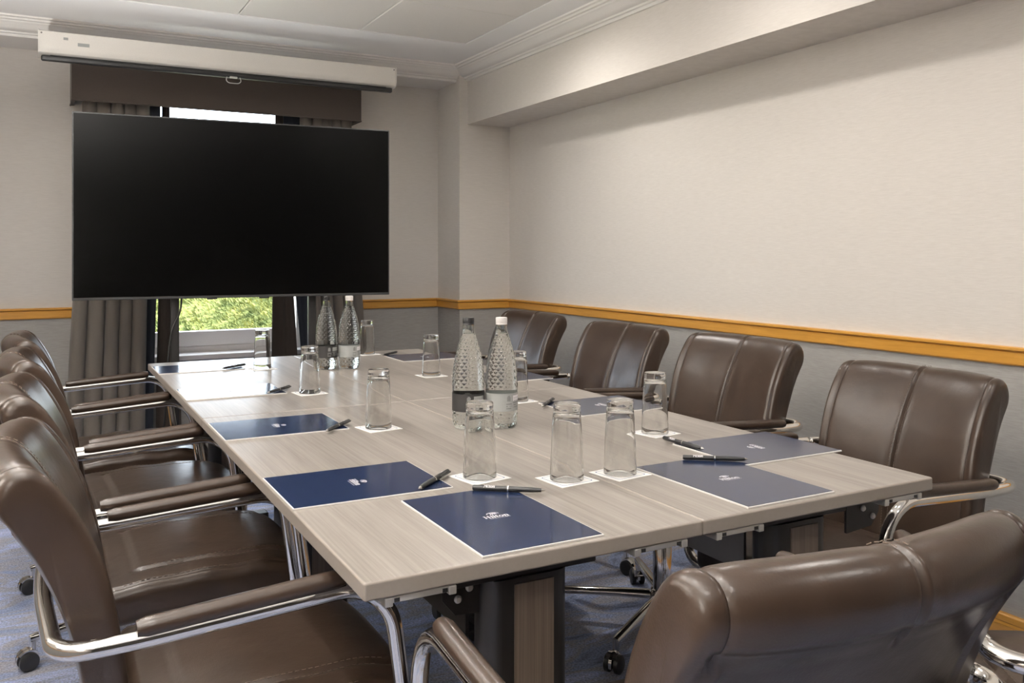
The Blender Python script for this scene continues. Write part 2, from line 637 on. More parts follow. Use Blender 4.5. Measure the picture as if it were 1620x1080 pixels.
    def mesh(s, name, mats, smooth=True, angle=35):
        me = bpy.data.meshes.new(name)
        me.from_pydata(s.v, [], s.f)
        for m in (mats if isinstance(mats, (list, tuple)) else [mats]):
            me.materials.append(m)
        me.polygons.foreach_set('material_index', s.m)
        me.update()
        import bmesh
        bm = bmesh.new()
        bm.from_mesh(me)
        bmesh.ops.recalc_face_normals(bm, faces=bm.faces)
        bm.to_mesh(me)
        bm.free()
        if smooth:
            me.polygons.foreach_set('use_smooth', [True] * len(me.polygons))
            if angle < 180:
                me.set_sharp_from_angle(angle=radians(angle))
        me.update()
        return me

    def build(s, name, mats, parent=None, loc=None, smooth=True, angle=35):
        o = bpy.data.objects.new(name, s.mesh(name, mats, smooth, angle))
        COL.objects.link(o)
        if parent:
            o.parent = parent
        if loc:
            o.location = loc
        return o


def tag(o, label=None, cat=None, group=None, kind=None):
    if label:
        o['label'] = label
    if cat:
        o['category'] = cat
    if group:
        o['group'] = group
    if kind:
        o['kind'] = kind
    return o


def empty(name, loc=(0, 0, 0), rz=0.0):
    o = bpy.data.objects.new(name, None)
    o.empty_display_size = 0.05
    o.location = loc
    o.rotation_euler = (0, 0, rz)
    COL.objects.link(o)
    return o


def copy_tree(o, parent=None):
    c = o.copy()
    COL.objects.link(c)
    if parent:
        c.parent = parent
    for ch in list(o.children):
        copy_tree(ch, c)
    return c


def bez_round(pts, r, n=6):
    """Round the corners of a polyline."""
    P = [Vector(p) for p in pts]
    R = r if isinstance(r, (list, tuple)) else [r] * len(P)
    out = [P[0]]
    for i in range(1, len(P) - 1):
        a, b, c = P[i - 1], P[i], P[i + 1]
        d1 = (a - b).normalized()
        d2 = (c - b).normalized()
        q = min(R[i], (a - b).length * 0.5, (c - b).length * 0.5)
        p1, p2 = b + d1 * q, b + d2 * q
        # circular-ish corner: rational quadratic
        half = d1.angle(d2) / 2
        w = sin(half)
        for k in range(n + 1):
            t = k / n
            den = (1 - t) ** 2 + 2 * w * t * (1 - t) + t * t
            out.append((p1 * (1 - t) ** 2 + b * (2 * w * t * (1 - t)) + p2 * t * t) / den)
    out.append(P[-1])
    return out


# ------------------------------------------------------------------ the room
XR, XL, YF, YB = 2.60, -0.80, 5.17, -2.20          # wall planes
ZC = 2.34                                           # ceiling
BX = 2.309                                          # face of the right ceiling beam
BZ = 1.993                                          # underside of the beams
PX, PY = 2.253, 4.843                               # corner pilaster
DZ0, DZ1 = 0.858, 0.915                             # dado rail
WX0, WX1, WZ0, WZ1 = 0.44, 1.44, 0.60, 2.12         # window opening

b = MB()
b.box(XL - 0.2, XR + 0.2, YB - 0.2, YF + 0.35, -0.12, 0.0)
tag(b.build('floor', M['carpet'], smooth=False), kind='structure')


def wall_split(mb, x0, x1, y0, y1, z0=0.0, z1=2.45):
    """Wall slab: grey below the dado rail, cream above it."""
    zm = (DZ0 + DZ1) / 2
    mb.box(x0, x1, y0, y1, z0, zm, 1)
    mb.box(x0, x1, y0, y1, zm, z1, 0)


WM = [M['wall_x'], M['wall_low']]
b = MB()
wall_split(b, XR, XR + 0.15, YB - 0.15, YF + 0.3)
tag(b.build('wall_right', WM, smooth=False), kind='structure')
b = MB()
wall_split(b, XL - 0.15, XL, YB - 0.15, YF + 0.3)
tag(b.build('wall_left', WM, smooth=False), kind='structure')
b = MB()
b.box(XL, XR, YB - 0.15, YB, 0, 2.45)
tag(b.build('wall_back', M['dark_panel'], smooth=False), kind='structure')
b = MB()
wall_split(b, XL, WX0, YF, YF + 0.3)
wall_split(b, WX1, XR, YF, YF + 0.3)
b.box(WX0, WX1, YF, YF + 0.3, 0, WZ0, 1)
b.box(WX0, WX1, YF, YF + 0.3, WZ1, 2.45, 0)
tag(b.build('wall_far', WM, smooth=False), kind='structure')
b = MB()
wall_split(b, PX, XR, PY, YF)
tag(b.build('wall_pilaster', WM, smooth=False), kind='structure')

# ceiling: slab with a plain border, tiles recessed in the middle
TX0, TX1, TY1 = -0.37, 2.04, 4.31
b = MB()
b.box(XL - 0.15, XR + 0.15, YB - 0.15, YF + 0.3, ZC + 0.03, ZC + 0.12)
b.box(TX1, XR, YB, YF, ZC, ZC + 0.03)
b.box(XL, TX0, YB, YF, ZC, ZC + 0.03)
b.box(TX0, TX1, TY1, YF, ZC, ZC + 0.03)
ceil = tag(b.build('ceiling', M['ceiling'], smooth=False), kind='structure')
LAMPS = [(1.74, y) for y in (3.41, 2.21, 1.01, -0.19)] + [(-0.07, y) for y in (3.41, 2.21, 1.01, -0.19)]
pitch = (TX1 - TX0) / 4
tile = MB()
g = 0.002
tile.prism([(-pitch / 2 + g, ZC + 0.028), (-pitch / 2 + g, ZC + 0.006), (-pitch / 2 + g + 0.004, ZC + 0.002), (pitch / 2 - g - 0.004, ZC + 0.002),
            (pitch / 2 - g, ZC + 0.006), (pitch / 2 - g, ZC + 0.028)], 1, -pitch / 2 + g, pitch / 2 - g)
tile_me = tile.mesh('ceiling_tile', M['tile'], smooth=False)
for i in range(4):
    for j in range(11):
        y = TY1 - 0.012 - pitch * (j + 0.5)
        if y - pitch / 2 < YB:
            continue
        o = bpy.data.objects.new('ceiling_tile', tile_me)
        COL.objects.link(o)
        o.parent = ceil
        o.location = (TX0 + pitch * (i + 0.5), y, 0)

# beams along both long walls, shallow bulkhead over the window wall
b = MB()
b.box(BX, XR, YB, PY, BZ, ZC)
tag(b.build('trim_1', M['wall_x'], smooth=False), kind='structure')
b = MB()
b.box(XL, XR, 4.90, YF, 2.255, ZC)
tag(b.build('trim_2', M['crown'], smooth=False), kind='structure')

# crown moulding profile: (out from wall, height)
CZ = 2.255
crown = [(0, CZ), (0.012, CZ), (0.014, CZ + 0.012), (0.024, CZ + 0.015), (0.027, CZ + 0.022), (0.040, CZ + 0.026), (0.052, CZ + 0.036),
         (0.064, CZ + 0.050), (0.078, CZ + 0.058), (0.082, CZ + 0.064), (0.094, CZ + 0.066), (0.098, CZ + 0.074), (0.110, CZ + 0.077),
         (0.112, ZC), (0, ZC)]


def sweep_crown(path, name):
    """path: list of ((x, y), (nx, ny)) with mitred outward directions."""
    mb = MB()
    n = len(crown)
    vs, fs = [], []
    for (x, y), (nx, ny) in path:
        for o, z in crown:
            vs.append((x + nx * o, y + ny * o, z))
    for i in range(len(path) - 1):
        for k in range(n):
            k2 = (k + 1) % n
            fs.append((i * n + k, i * n + k2, (i + 1) * n + k2, (i + 1) * n + k))
    mb.add(vs, fs)
    return tag(mb.build(name, M['crown'], angle=25), kind='structure')


sweep_crown([((BX, YB), (-1, 0)), ((BX, 4.90), (-1, -1)), ((XL, 4.90), (1, -1)), ((XL, YB), (1, 0))], 'trim_3')

# dado rail and baseboard around the room
rail = [(0, DZ0), (0.010, DZ0), (0.014, DZ0 + 0.005), (0.016, DZ0 + 0.040), (0.013, DZ0 + 0.0415), (0.018, DZ0 + 0.043), (0.024, DZ0 + 0.048),
        (0.024, DZ1 - 0.002), (0.021, DZ1), (0, DZ1)]
base = [(0, 0), (0.018, 0), (0.018, 0.030), (0.0155, 0.0315), (0.0175, 0.034), (0.0175, 0.062), (0.0165, 0.064), (0.0185, 0.066), (0.0165, 0.075),
        (0.0185, 0.078), (0.017, 0.095), (0.012, 0.099), (0, 0.099)]


def run(prof, pts, name, mat):
    """Sweep a wall profile along wall points (inner face on the left of travel), mitred."""
    mb = MB()
    n = len(prof)
    P = [Vector(p) for p in pts]
    vs, fs = [], []
    for i, p in enumerate(P):
        dirs = []
        if i > 0:
            dirs.append((P[i] - P[i - 1]).normalized())
        if i < len(P) - 1:
            dirs.append((P[i + 1] - P[i]).normalized())
        nr = [Vector((-d.y, d.x)) for d in dirs]
        off = nr[0] if len(nr) == 1 else (nr[0] + nr[1]) / (1 + nr[0].dot(nr[1]))
        for o, z in prof:
            vs.append((p.x + off.x * o, p.y + off.y * o, z))
    for i in range(len(P) - 1):
        for k in range(n):
            k2 = (k + 1) % n
            fs.append((i * n + k, i * n + k2, (i + 1) * n + k2, (i + 1) * n + k))
    fs.append(tuple(range(n)))
    fs.append(tuple((len(P) - 1) * n + k for k in range(n)))
    mb.add(vs, fs)
    return tag(mb.build(name, mat, angle=25), kind='structure')


run(rail, [(XR, YB), (XR, PY), (PX, PY), (PX, YF), (WX1, YF)], 'trim_4', M['oak'])
run(rail, [(WX0, YF), (XL, YF), (XL, YB)], 'trim_5', M['oak'])
run(base, [(XR, YB), (XR, PY), (PX, PY), (PX, YF), (XL, YF)], 'baseboard_right', M['oak'])
run(base, [(XL, YF), (XL, YB)], 'baseboard_left', M['oak'])

# window: frame, sill, pane
b = MB()
fy0, fy1 = YF + 0.13, YF + 0.19
b.box(WX0, WX0 + 0.07, fy0, fy1, WZ0, WZ1, b=0.006)
b.box(WX1 - 0.07, WX1, fy0, fy1, WZ0, WZ1, b=0.006)
b.box(WX0 + 0.07, WX1 - 0.07, fy0, fy1, WZ1 - 0.07, WZ1, b=0.006)
b.box(WX0 + 0.07, WX1 - 0.07, fy0, fy1, WZ0 + 0.065, WZ0 + 0.150, b=0.006)
b.box(WX0 + 0.07, WX1 - 0.07, fy0 + 0.012, fy1, WZ0, WZ0 + 0.062, b=0.004)
win = tag(b.build('window_1', M['upvc'], smooth=False), kind='structure')
b = MB()
b.box(WX0 - 0.03, WX1 + 0.03, YF - 0.015, fy0 - 0.001, WZ0 + 0.001, WZ0 + 0.030, b=0.006)
b.build('window_sill', M['upvc'], win, smooth=False)
b = MB()
b.box(WX0 + 0.06, WX1 - 0.06, fy0 + 0.024, fy0 + 0.030, WZ0 + 0.145, WZ1 - 0.065)
b.build('window_pane', M['pane'], win, smooth=False)

# ------------------------------------------------------------------ outside: grass bank
b = MB()
nx, ny = 60, 40
vs, fs = [], []


def bank_h(x, y):
    t = max(0.0, y - 6.6)
    return 0.25 + 0.62 * t + 0.10 * sin(x * 1.7 + y * 2.3) * min(1, t) + 0.06 * sin(x * 5.1 - y * 3.7) * min(1, t) + 0.10 * (x - 1) * min(1, t * 0.5)


def bank_top(x, y):
    return min(bank_h(x, y), 1.02 + 0.04 * sin(x * 3) + 0.02 * sin(y * 2))


for j in range(ny + 1):
    for i in range(nx + 1):
        x = -5 + 12 * i / nx
        y = YF + 0.4 + 7 * j / ny
        vs.append((x, y, bank_top(x, y)))
for j in range(ny):
    for i in range(nx):
        a = j * (nx + 1) + i
        fs.append((a, a + 1, a + nx + 2, a + nx + 1))
b.add(vs, fs)
tag(b.build('ground_outside', M['soil'], angle=180), kind='structure')
b = MB()
b.box(-4.0, 6.0, YF + 0.31, 6.75, 0.12, 0.27, b=0.005)
tag(b.build('bounce_slab_outside', M['bounce_slab']), kind='structure')  # unseen pale slab, added to bounce sunlight up through the window
b = MB()
vs, fs = [], []
for k in range(42000):
    x = random.uniform(-0.7, 3.0)
    y = random.uniform(6.72, 8.6)
    z = bank_top(x, y) - 0.01
    a = random.uniform(0, 2 * pi)
    L = random.uniform(0.02, 0.048)
    w = random.uniform(0.003, 0.007)
    lean = random.uniform(0.01, 0.05)
    i = len(vs)
    d = (cos(a), sin(a))
    e = (random.uniform(-1, 0.3) * lean - 0.012, random.uniform(-1, 0.2) * lean)
    vs += [(x - d[0] * w, y - d[1] * w, z), (x + d[0] * w, y + d[1] * w, z), (x + e[0] * 0.5 + d[0] * w * 0.7, y + e[1] * 0.5 + d[1] * w * 0.7, z + L * 0.6),
           (x + e[0] * 0.5 - d[0] * w * 0.7, y + e[1] * 0.5 - d[1] * w * 0.7, z + L * 0.6), (x + e[0] * 1.4, y + e[1] * 1.4, z + L)]
    fs += [(i, i + 1, i + 2, i + 3), (i + 3, i + 2, i + 4)]
b.add(vs, fs)
tag(b.build('grass', M['grass'], smooth=False), 'bright green rough grass on the bank outside the window', 'grass', kind='stuff')

# ------------------------------------------------------------------ downlights (row over each side of the table)
for i, (x, y) in enumerate(LAMPS):
    y -= 0.012
    t = empty('downlight', (x, y, ZC + 0.002))
    side = 'right' if x > 1 else 'left'
    tag(t, '%s white round downlight of the %s-hand ceiling row, counted from the window' % (('first', 'second', 'third', 'fourth')[i % 4], side), 'ceiling light', 'downlights of the %s row' % side)
    r = MB()
    r.lathe([(0.040, 0.0), (0.043, -0.004), (0.052, -0.004), (0.055, 0.0)], 32)
    r.build('trim_ring', M['crown'], t)
    r = MB()
    r.lathe([(0.0, -0.0005), (0.039, -0.0005), (0.039, 0.001), (0, 0.001)], 24)
    r.build('lens', M['lamp'], t)
    ld = bpy.data.lights.new('downlight_beam', 'SPOT')
    ld.energy = LAMP_W * (1.45 if y > 3 else 1.0)
    ld.color = LAMP_COLOR
    ld.spot_size = radians(172)
    ld.spot_blend = 0.8
    ld.shadow_soft_size = 0.04
    lo = bpy.data.objects.new('downlight_beam', ld)
    COL.objects.link(lo)
    lo.parent = t
    lo.location = (0, 0, -0.012)


# uplighters added on the unseen left wall to brighten the ceiling
for i, y in enumerate((2.6, 1.4, 0.2)):
    t = empty('fill_uplighter', (XL, y, 0.95))
    tag(t, 'added fill uplighter on the unseen left wall, number %s from the window' % ('one', 'two', 'three', 'four', 'five', 'six')[i], 'added fill light', 'added fill uplighters on the left wall')
    r = MB()
    k0 = 0
    pr = [(0.015, 0.0), (0.06, 0.03), (0.10, 0.08), (0.12, 0.13), (0.113, 0.13), (0.094, 0.085), (0.055, 0.038), (0.0, 0.012)]
    vs, fs = [], []
    for rr, zz in pr:
        for q in range(13):
            an = -pi / 2 + pi * q / 12
            vs.append((rr * cos(an), rr * sin(an), zz))
    for q in range(len(pr) - 1):
        for w_ in range(12):
            a0 = q * 13 + w_
            fs.append((a0, a0 + 1, a0 + 14, a0 + 13))
    r.add(vs, fs)
    r.build('bowl', M['crown'], t)
    r = MB()
    r.box(0.0005, 0.006, -0.05, 0.05, 0.0, 0.12, b=0.002)
    r.build('back_plate', M['crown'], t)
    ld = bpy.data.lights.new('ceiling_fill_beam', 'AREA')
    ld.shape = 'DISK'
    ld.size = 0.09
    ld.energy = UPFILL_W
    ld.color = UPFILL_COLOR
    lo = bpy.data.objects.new('ceiling_fill_beam', ld)
    COL.objects.link(lo)
    lo.parent = t
    lo.location = (0.065, 0, 0.134)
    lo.rotation_euler = (0, radians(180 + 4), 0)
    ld.spread = radians(140)


# ------------------------------------------------------------------ tables
TABX0, TABX1, TABY0, TABY1, TZ = 0.392, 1.600, 1.155, 3.905, 0.741
TH = 0.027


def make_table(w, d, plate_x):
    """Flip-top table, local origin at its floor centre, plate w along x and d along y."""
    root = empty('conference_table')
    m = MB()
    e = 0.0002
    # plate, rounded arrises; top face laminate, sides edge-banded
    m.rbox((0, 0, TZ - TH / 2), (w - 2 * e, d - 2 * e, TH), 0.004, (1, 1, 1), 1, seg=2)
    for k, f in enumerate(m.f):
        zs = [m.v[i][2] for i in f]
        if min(zs) > TZ - 0.0006:
            m.m[k] = 0
    m.build('tabletop', [M['table'], M['edge']], root, smooth=False)
    for sy in (-1, 1):
        cy = sy * (d / 2 - 0.10)
        c = MB()
        hw, hd = 0.080, 0.034
        poly = []
        for i in range(9):
            a = pi / 2 + pi * i / 8
            poly.append((-hw + 0.03 + 0.03 * cos(a), hd * sin(a)))
        for i in range(9):
            a = -pi / 2 + pi * i / 8
            poly.append((hw - 0.03 + 0.03 * cos(a), hd * sin(a)))
        c.prism([(x, y + cy) for x, y in poly], 2, 0.062, TZ - TH - 0.036)
        col = c.build('leg_column', M['black'], root)
        p = MB()
        for s in (-1, 1):
            p.box(-0.030, 0.042, cy + s * hd - 0.003, cy + s * hd + 0.003, 0.075, TZ - TH - 0.045)
        p.build('wood_insert', M['leg_wood'], col, smooth=False)
        t = MB()
        t.box(-0.16, 0.13, cy - 0.03, cy + 0.03, TZ - TH - 0.036, TZ - TH - 0.001, b=0.003)
        t.build('top_bar', M['black'], root, smooth=False)
        t = MB()
        t.box(-0.165, 0.165, cy - 0.03, cy + 0.03, 0.058, 0.092, b=0.006)
        foot = t.build('foot', M['black'], root, smooth=False)
        for s in (-1, 1):
            k = MB()
            for q in (-1, 1):
                k.lathe([(0, -0.008), (0.022, -0.008), (0.026, -0.004), (0.026, 0.004), (0.022, 0.008), (0, 0.008)], 20)
            # turn wheel axes to x
            nv = len(k.v) // 2
            for i, (x, y, z) in enumerate(k.v):
                q = -1 if i < nv else 1
                k.v[i] = (s * 0.14 + z + q * 0.017, cy + y, 0.028 + x)
            k.tube([(s * 0.14, cy, 0.060), (s * 0.14, cy, 0.028)], 0.009, 10)
            k.box(s * 0.14 - 0.012, s * 0.14 + 0.012, cy - 0.026, cy + 0.026, 0.036, 0.060, b=0.006)
            k.build('caster', M['black_plastic'], foot)
        # flip mechanism plate with two bolts
        bx = plate_x
        q = -1 if plate_x < 0 else 1
        py = cy + sy * 0.004
        t = MB()
        t.prism([(bx - q * 0.06, TZ - TH - 0.002), (bx + q * 0.040, TZ - TH - 0.002), (bx + q * 0.036, TZ - TH - 0.060), (bx + q * 0.014, TZ - TH - 0.086), (bx - q * 0.06, TZ - TH - 0.092)],
                1, py - 0.003, py + 0.003)
        mech = t.build('flip_plate', M['black'], root, smooth=False)
        for px, pz in (((-0.097, -0.046), (-0.117, -0.061)) if q < 0 else ((0.204, -0.046), (0.233, -0.066))):
            t = MB()
            pr = [(0.0, 0.0), (0.006, 0.0), (0.0065, 0.003), (0.004, 0.006), (0, 0.0065)]
            t.lathe(pr, 14)
            t.v = [(px + x, py + sy * (0.003 + z), TZ - TH + pz + y) for x, y, z in t.v]
            t.build('bolt', M['zinc'], mech)
        # galvanised coupling brackets under the short edge
        for s in (-1, 1):
            t = MB()
            x0 = s * 0.215
            yy = sy * (d / 2 - 0.022)
            t.box(x0 - 0.055, x0 + 0.055, yy - 0.018, yy + 0.018, TZ - TH - 0.010, TZ - TH - 0.0005, b=0.0015)
            t.box(x0 - 0.055, x0 - 0.043, yy - 0.020, yy + 0.020, TZ - TH - 0.014, TZ - TH - 0.001, b=0.0015)
            t.box(x0 + 0.043, x0 + 0.055, yy - 0.020, yy + 0.020, TZ - TH - 0.014, TZ - TH - 0.001, b=0.0015)
            br = t.build('coupling_bracket', M['zinc'], root)
            for q in (-1, 1):
                t = MB()
                t.box(x0 + q * 0.037 - 0.004, x0 + q * 0.037 + 0.004, yy - 0.0195, yy + 0.0195, TZ - TH - 0.0085, TZ - TH - 0.003)
                t.build('bracket_slot', M['black_plastic'], br, smooth=False)
    # folded modesty panel hanging along the table
    t = MB()
    t.box(-0.083, -0.077, -d / 2 + 0.135, d / 2 - 0.135, 0.575, TZ - TH - 0.002)
    t.box(-0.083, -0.058, -d / 2 + 0.135, d / 2 - 0.135, 0.572, 0.577)
    t.build('modesty_panel', M['black'] if plate_x < 0 else M['steel'], root, smooth=False)  # same steel panel; black on the left tables paints in its shade
    return root


tw, td = (TABX1 - TABX0) / 2, (TABY1 - TABY0) / 2
tab_l = make_table(tw, td, -0.107)
tab_r = make_table(tw, td, 0.217)
tnames = {(0, 0): 'near left pale wood-effect table, its corner nearest the viewer',
          (1, 0): 'near right pale wood-effect table, beside the foreground chair',
          (0, 1): 'pale wood-effect table at the far left, bright with window reflections',
          (1, 1): 'pale wood-effect table at the far right, nearest the corner pilaster'}
for (i, j), lab in tnames.items():
    o = (tab_l, tab_r)[i] if j == 0 else copy_tree((tab_l, tab_r)[i])
    o.location = (TABX0 + tw * (i + 0.5), TABY0 + td * (j + 0.5), 0)
    tag(o, lab, 'table', 'four meeting tables pushed together')


# ------------------------------------------------------------------ chairs
def lerp(a, b, t):
    return a + (b - a) * t


def smooth01(t):
    t = max(0.0, min(1.0, t))
    return t * t * (3 - 2 * t)


# backrest section (y, z), front bottom -> top -> rear bottom
SEC_F = [(-0.205, 0.425), (-0.212, 0.50), (-0.219, 0.57), (-0.228, 0.64), (-0.238, 0.70), (-0.254, 0.76), (-0.275, 0.81), (-0.298, 0.852), (-0.320, 0.882)]
SEC_T = [(-0.338, 0.896), (-0.357, 0.900), (-0.374, 0.895), (-0.386, 0.882), (-0.391, 0.864), (-0.388, 0.846), (-0.380, 0.830)]
SEC_R = [(-0.371, 0.816), (-0.361, 0.800), (-0.349, 0.780), (-0.335, 0.755), (-0.311, 0.70), (-0.293, 0.64), (-0.281, 0.57), (-0.273, 0.50), (-0.266, 0.425), (-0.250, 0.412), (-0.222, 0.412)]
HALF = 0.242


def dens(pts, k):
    """Catmull-Rom densify of a closed polyline."""
    n = len(pts)
    out = []
    for i in range(n):
        p0, p1, p2, p3 = [Vector(pts[(i + q) % n]) for q in (-1, 0, 1, 2)]
        for a in range(k):
            t = a / k
            out.append(0.5 * ((2 * p1) + (p2 - p0) * t + (2 * p0 - 5 * p1 + 4 * p2 - p3) * t * t + (3 * p1 - p0 - 3 * p2 + p3) * t ** 3))
    return out


SEC = dens(SEC_F + SEC_T + SEC_R, 2)


def bow(z, ux):
    return -lerp(0.010, 0.042, smooth01((z - 0.5) / 0.36)) * (1 - ux * ux)


def back_point(sec, nrm, x, shrink, drop, off):
    """One point of the backrest at width x."""
    ux = max(-1.0, min(1.0, x / HALF))
    y, z = sec
    mid = lerp(-0.236, -0.350, smooth01((z - 0.42) / 0.46))
    y = mid + (y - mid) * shrink
    z = z - drop * smooth01((z - 0.78) / 0.11)
    y += nrm[0] * off
    z += nrm[1] * off
    return (x, y + bow(z, ux), z)


def sec_normals():
    out = []
    n = len(SEC)
    for i in range(n):
        d = SEC[(i + 1) % n] - SEC[i - 1]
        v = Vector((-d.y, d.x)).normalized()
        out.append(-v if False else Vector((d.y, -d.x)).normalized())
    return out


SECN = sec_normals()
# outward check
if SECN[4].x < 0:
    SECN = [-v for v in SECN]


def make_backrest(root):
    m = MB()
    xs = []
    edge = [(0.2420, 0.58, 0.026), (0.2412, 0.74, 0.017), (0.2390, 0.88, 0.010), (0.2350, 0.96, 0.005), (0.2300, 1.0, 0.002), (0.2260, 1.0, 0.001)]
    mids = [0.222, 0.219, 0.216, 0.212, 0.208, 0.204, 0.198, 0.188, 0.172, 0.152, 0.13, 0.108, 0.086, 0.064, 0.044, 0.028, 0.017, 0.011, 0.0075, 0.005, 0.0025]
    right = [(x, s, d) for x, s, d in edge] + [(x, 1.0, 0.0) for x in mids]
    st = [(-x, s, d) for x, s, d in right] + [(0.0, 1.0, 0.0)] + right[::-1]
    nsec = len(SEC)
    roll0 = 2 * len(SEC_F)            # where the top roll starts
    rear0 = 2 * (len(SEC_F) + len(SEC_T))
    vs, fs, mats = [], [], []
    for x, sh, dr in st:
        ax = abs(x)
        pad = 0.0045 * (1 - ((ax - 0.105) / 0.105) ** 4) if ax < 0.21 else 0.0
        centre = -0.0055 * math.exp(-(ax / 0.0034) ** 2) + 0.0022 * math.exp(-((ax - 0.0085) / 0.0035) ** 2)
        side = -0.0036 * math.exp(-((ax - 0.212) / 0.0030) ** 2)
        for k in range(nsec):
            front = k < rear0 + 2
            z = SEC[k].y
            wr = 0.0
            if front and k < roll0 and ax > 0.12:
                # wrinkles gathering at the lower side seam
                wr = 0.0022 * math.exp(-((z - 0.60) / 0.07) ** 2) * smooth01((ax - 0.12) / 0.07) * sin(z * 150 + ax * 95) * (1 if ax < 0.212 else 0.25)
            off = (pad + centre + side + wr) if front else (-0.004 if ax < 0.2 else 0.0)
            off += (-0.0060 if rear0 - 1 <= k <= rear0 + 1 and ax < 0.225 else 0.0)
            vs.append(back_point(SEC[k], SECN[k], x, sh, dr, off))
    for i in range(len(st) - 1):
        for k in range(nsec):
            k2 = (k + 1) % nsec
            fs.append((i * nsec + k, i * nsec + k2, (i + 1) * nsec + k2, (i + 1) * nsec + k))
    fs.append(tuple(range(nsec)))
    fs.append(tuple((len(st) - 1) * nsec + k for k in range(nsec)))
    m.add(vs, fs)
    back = m.build('backrest', M['leather'], root, angle=60)
    # double rows of stitches beside the centre seam and along the side seams
    s = MB()

    def dash(k0, x, dens_):
        a = Vector(back_point(SEC[k0], SECN[k0], x, 1, 0, 0.0052))
        c = Vector(back_point(SEC[k0 + 1], SECN[k0 + 1], x, 1, 0, 0.0052))
        nn = Vector((0, SECN[k0].x, SECN[k0].y))
        L = (c - a).length
        cnt = max(1, int(L / 0.0068))
        for q in range(cnt):
            p0 = a.lerp(c, (q + 0.15) / cnt)
            p1 = a.lerp(c, (q + 0.75) / cnt)
            w = Vector((0.00045, 0, 0))
            up = nn * 0.0005
            s.add([p0 - w - up, p0 + w - up, p0 + w + up, p0 - w + up, p1 - w - up, p1 + w - up, p1 + w + up, p1 - w + up],
                  [(3, 2, 1, 0), (4, 5, 6, 7), (0, 1, 5, 4), (1, 2, 6, 5), (2, 3, 7, 6), (3, 0, 4, 7)])
    for k in range(0, roll0 + 3):
        for x in (-0.0085, 0.0085):
            # follow the bulge beside the seam
            dash(k, x, 1)
    tag(s.build('stitching', M['thread'], back, smooth=False), 'pale thread stitches along the centre seam', kind='stuff')
    return back


def make_seat(root):
    m = MB()
    w, d, t = 0.50, 0.46, 0.085
    cy, cz = 0.025, 0.4325

    def fn(p):
        x, y, z = p
        if z > -0.02:
            f = smooth01((z + 0.02) / 0.06)
            ux = abs(x) / (w / 2)
            # inset seam following the sides and the back
            ds = min((w / 2 - abs(x)) - 0.088, (y + d / 2) - 0.07)
            groove = -0.0050 * math.exp(-(ds / 0.0045) ** 2) if abs(x) < 0.2 else 0.0
            if y + d / 2 < 0.06:
                groove = 0.0
            swell = 0.006 * (1 - min(1, ux) ** 2) + (0.0055 if ds > 0 else 0.003 * math.exp(ds / 0.03))
            wave = 0.0016 * sin(y * 48 + x * 9) * smooth01((abs(x) - 0.12) / 0.1)
            piping = -0.0035 * math.exp(-(((w / 2 - abs(x)) - 0.020) / 0.003) ** 2) if y < 0.19 else 0.0
            z += (groove + swell + wave + piping) * f
        # waterfall front edge and a slight dip to the rear
        fr = smooth01((y - 0.10) / 0.13)
        z -= 0.016 * fr * fr
        z -= 0.010 * smooth01((-y - 0.05) / 0.18)
        # gently rounded plan at the front
        y -= 0.03 * (abs(x) / (w / 2)) ** 3 * smooth01(y / 0.2)
        return (x, y, z)
    m.rbox((0, cy, cz), (w, d, t), 0.026, (58, 44, 2), seg=4, fn=fn)
    seat = m.build('seat', M['leather'], root, angle=70)
    s = MB()

    def dashes(pts):
        for a, c in zip(pts, pts[1:]):
            a, c = Vector(a), Vector(c)
            L = (c - a).length
            cnt = max(1, int(L / 0.0075))
            side = (c - a).normalized().cross(Vector((0, 0, 1))) * 0.0005
            up = Vector((0, 0, 0.0005))
            for q in range(cnt):
                p0, p1 = a.lerp(c, (q + 0.15) / cnt), a.lerp(c, (q + 0.75) / cnt)
                s.add([p0 - side - up, p0 + side - up, p0 + side + up, p0 - side + up, p1 - side - up, p1 + side - up, p1 + side + up, p1 - side + up],
                      [(3, 2, 1, 0), (4, 5, 6, 7), (0, 1, 5, 4), (1, 2, 6, 5), (2, 3, 7, 6), (3, 0, 4, 7)])

    def top(x, y):
        p = fn(Vector((x, y, t / 2)))
        return (p[0], p[1] + cy, p[2] + cz + 0.0008)
    for q in (0.0085, -0.0085):
        xs_ = w / 2 - 0.088 - q
        y_ = -d / 2 + 0.07 + q
        for sx in (-1, 1):
            dashes([top(sx * xs_, y_ + 0.02 + 0.012 * i) for i in range(28)])
    for sx in (-1, 1):
        dashes([top(sx * (w / 2 - 0.025), -d / 2 + 0.04 + 0.012 * i) for i in range(28)])
    tag(s.build('stitching', M['thread'], seat, smooth=False), 'pale thread stitches along the seat seams', kind='stuff')
    return seat


AX = 0.305
ARM_RZ, ARM_FZ = 0.660, 0.682


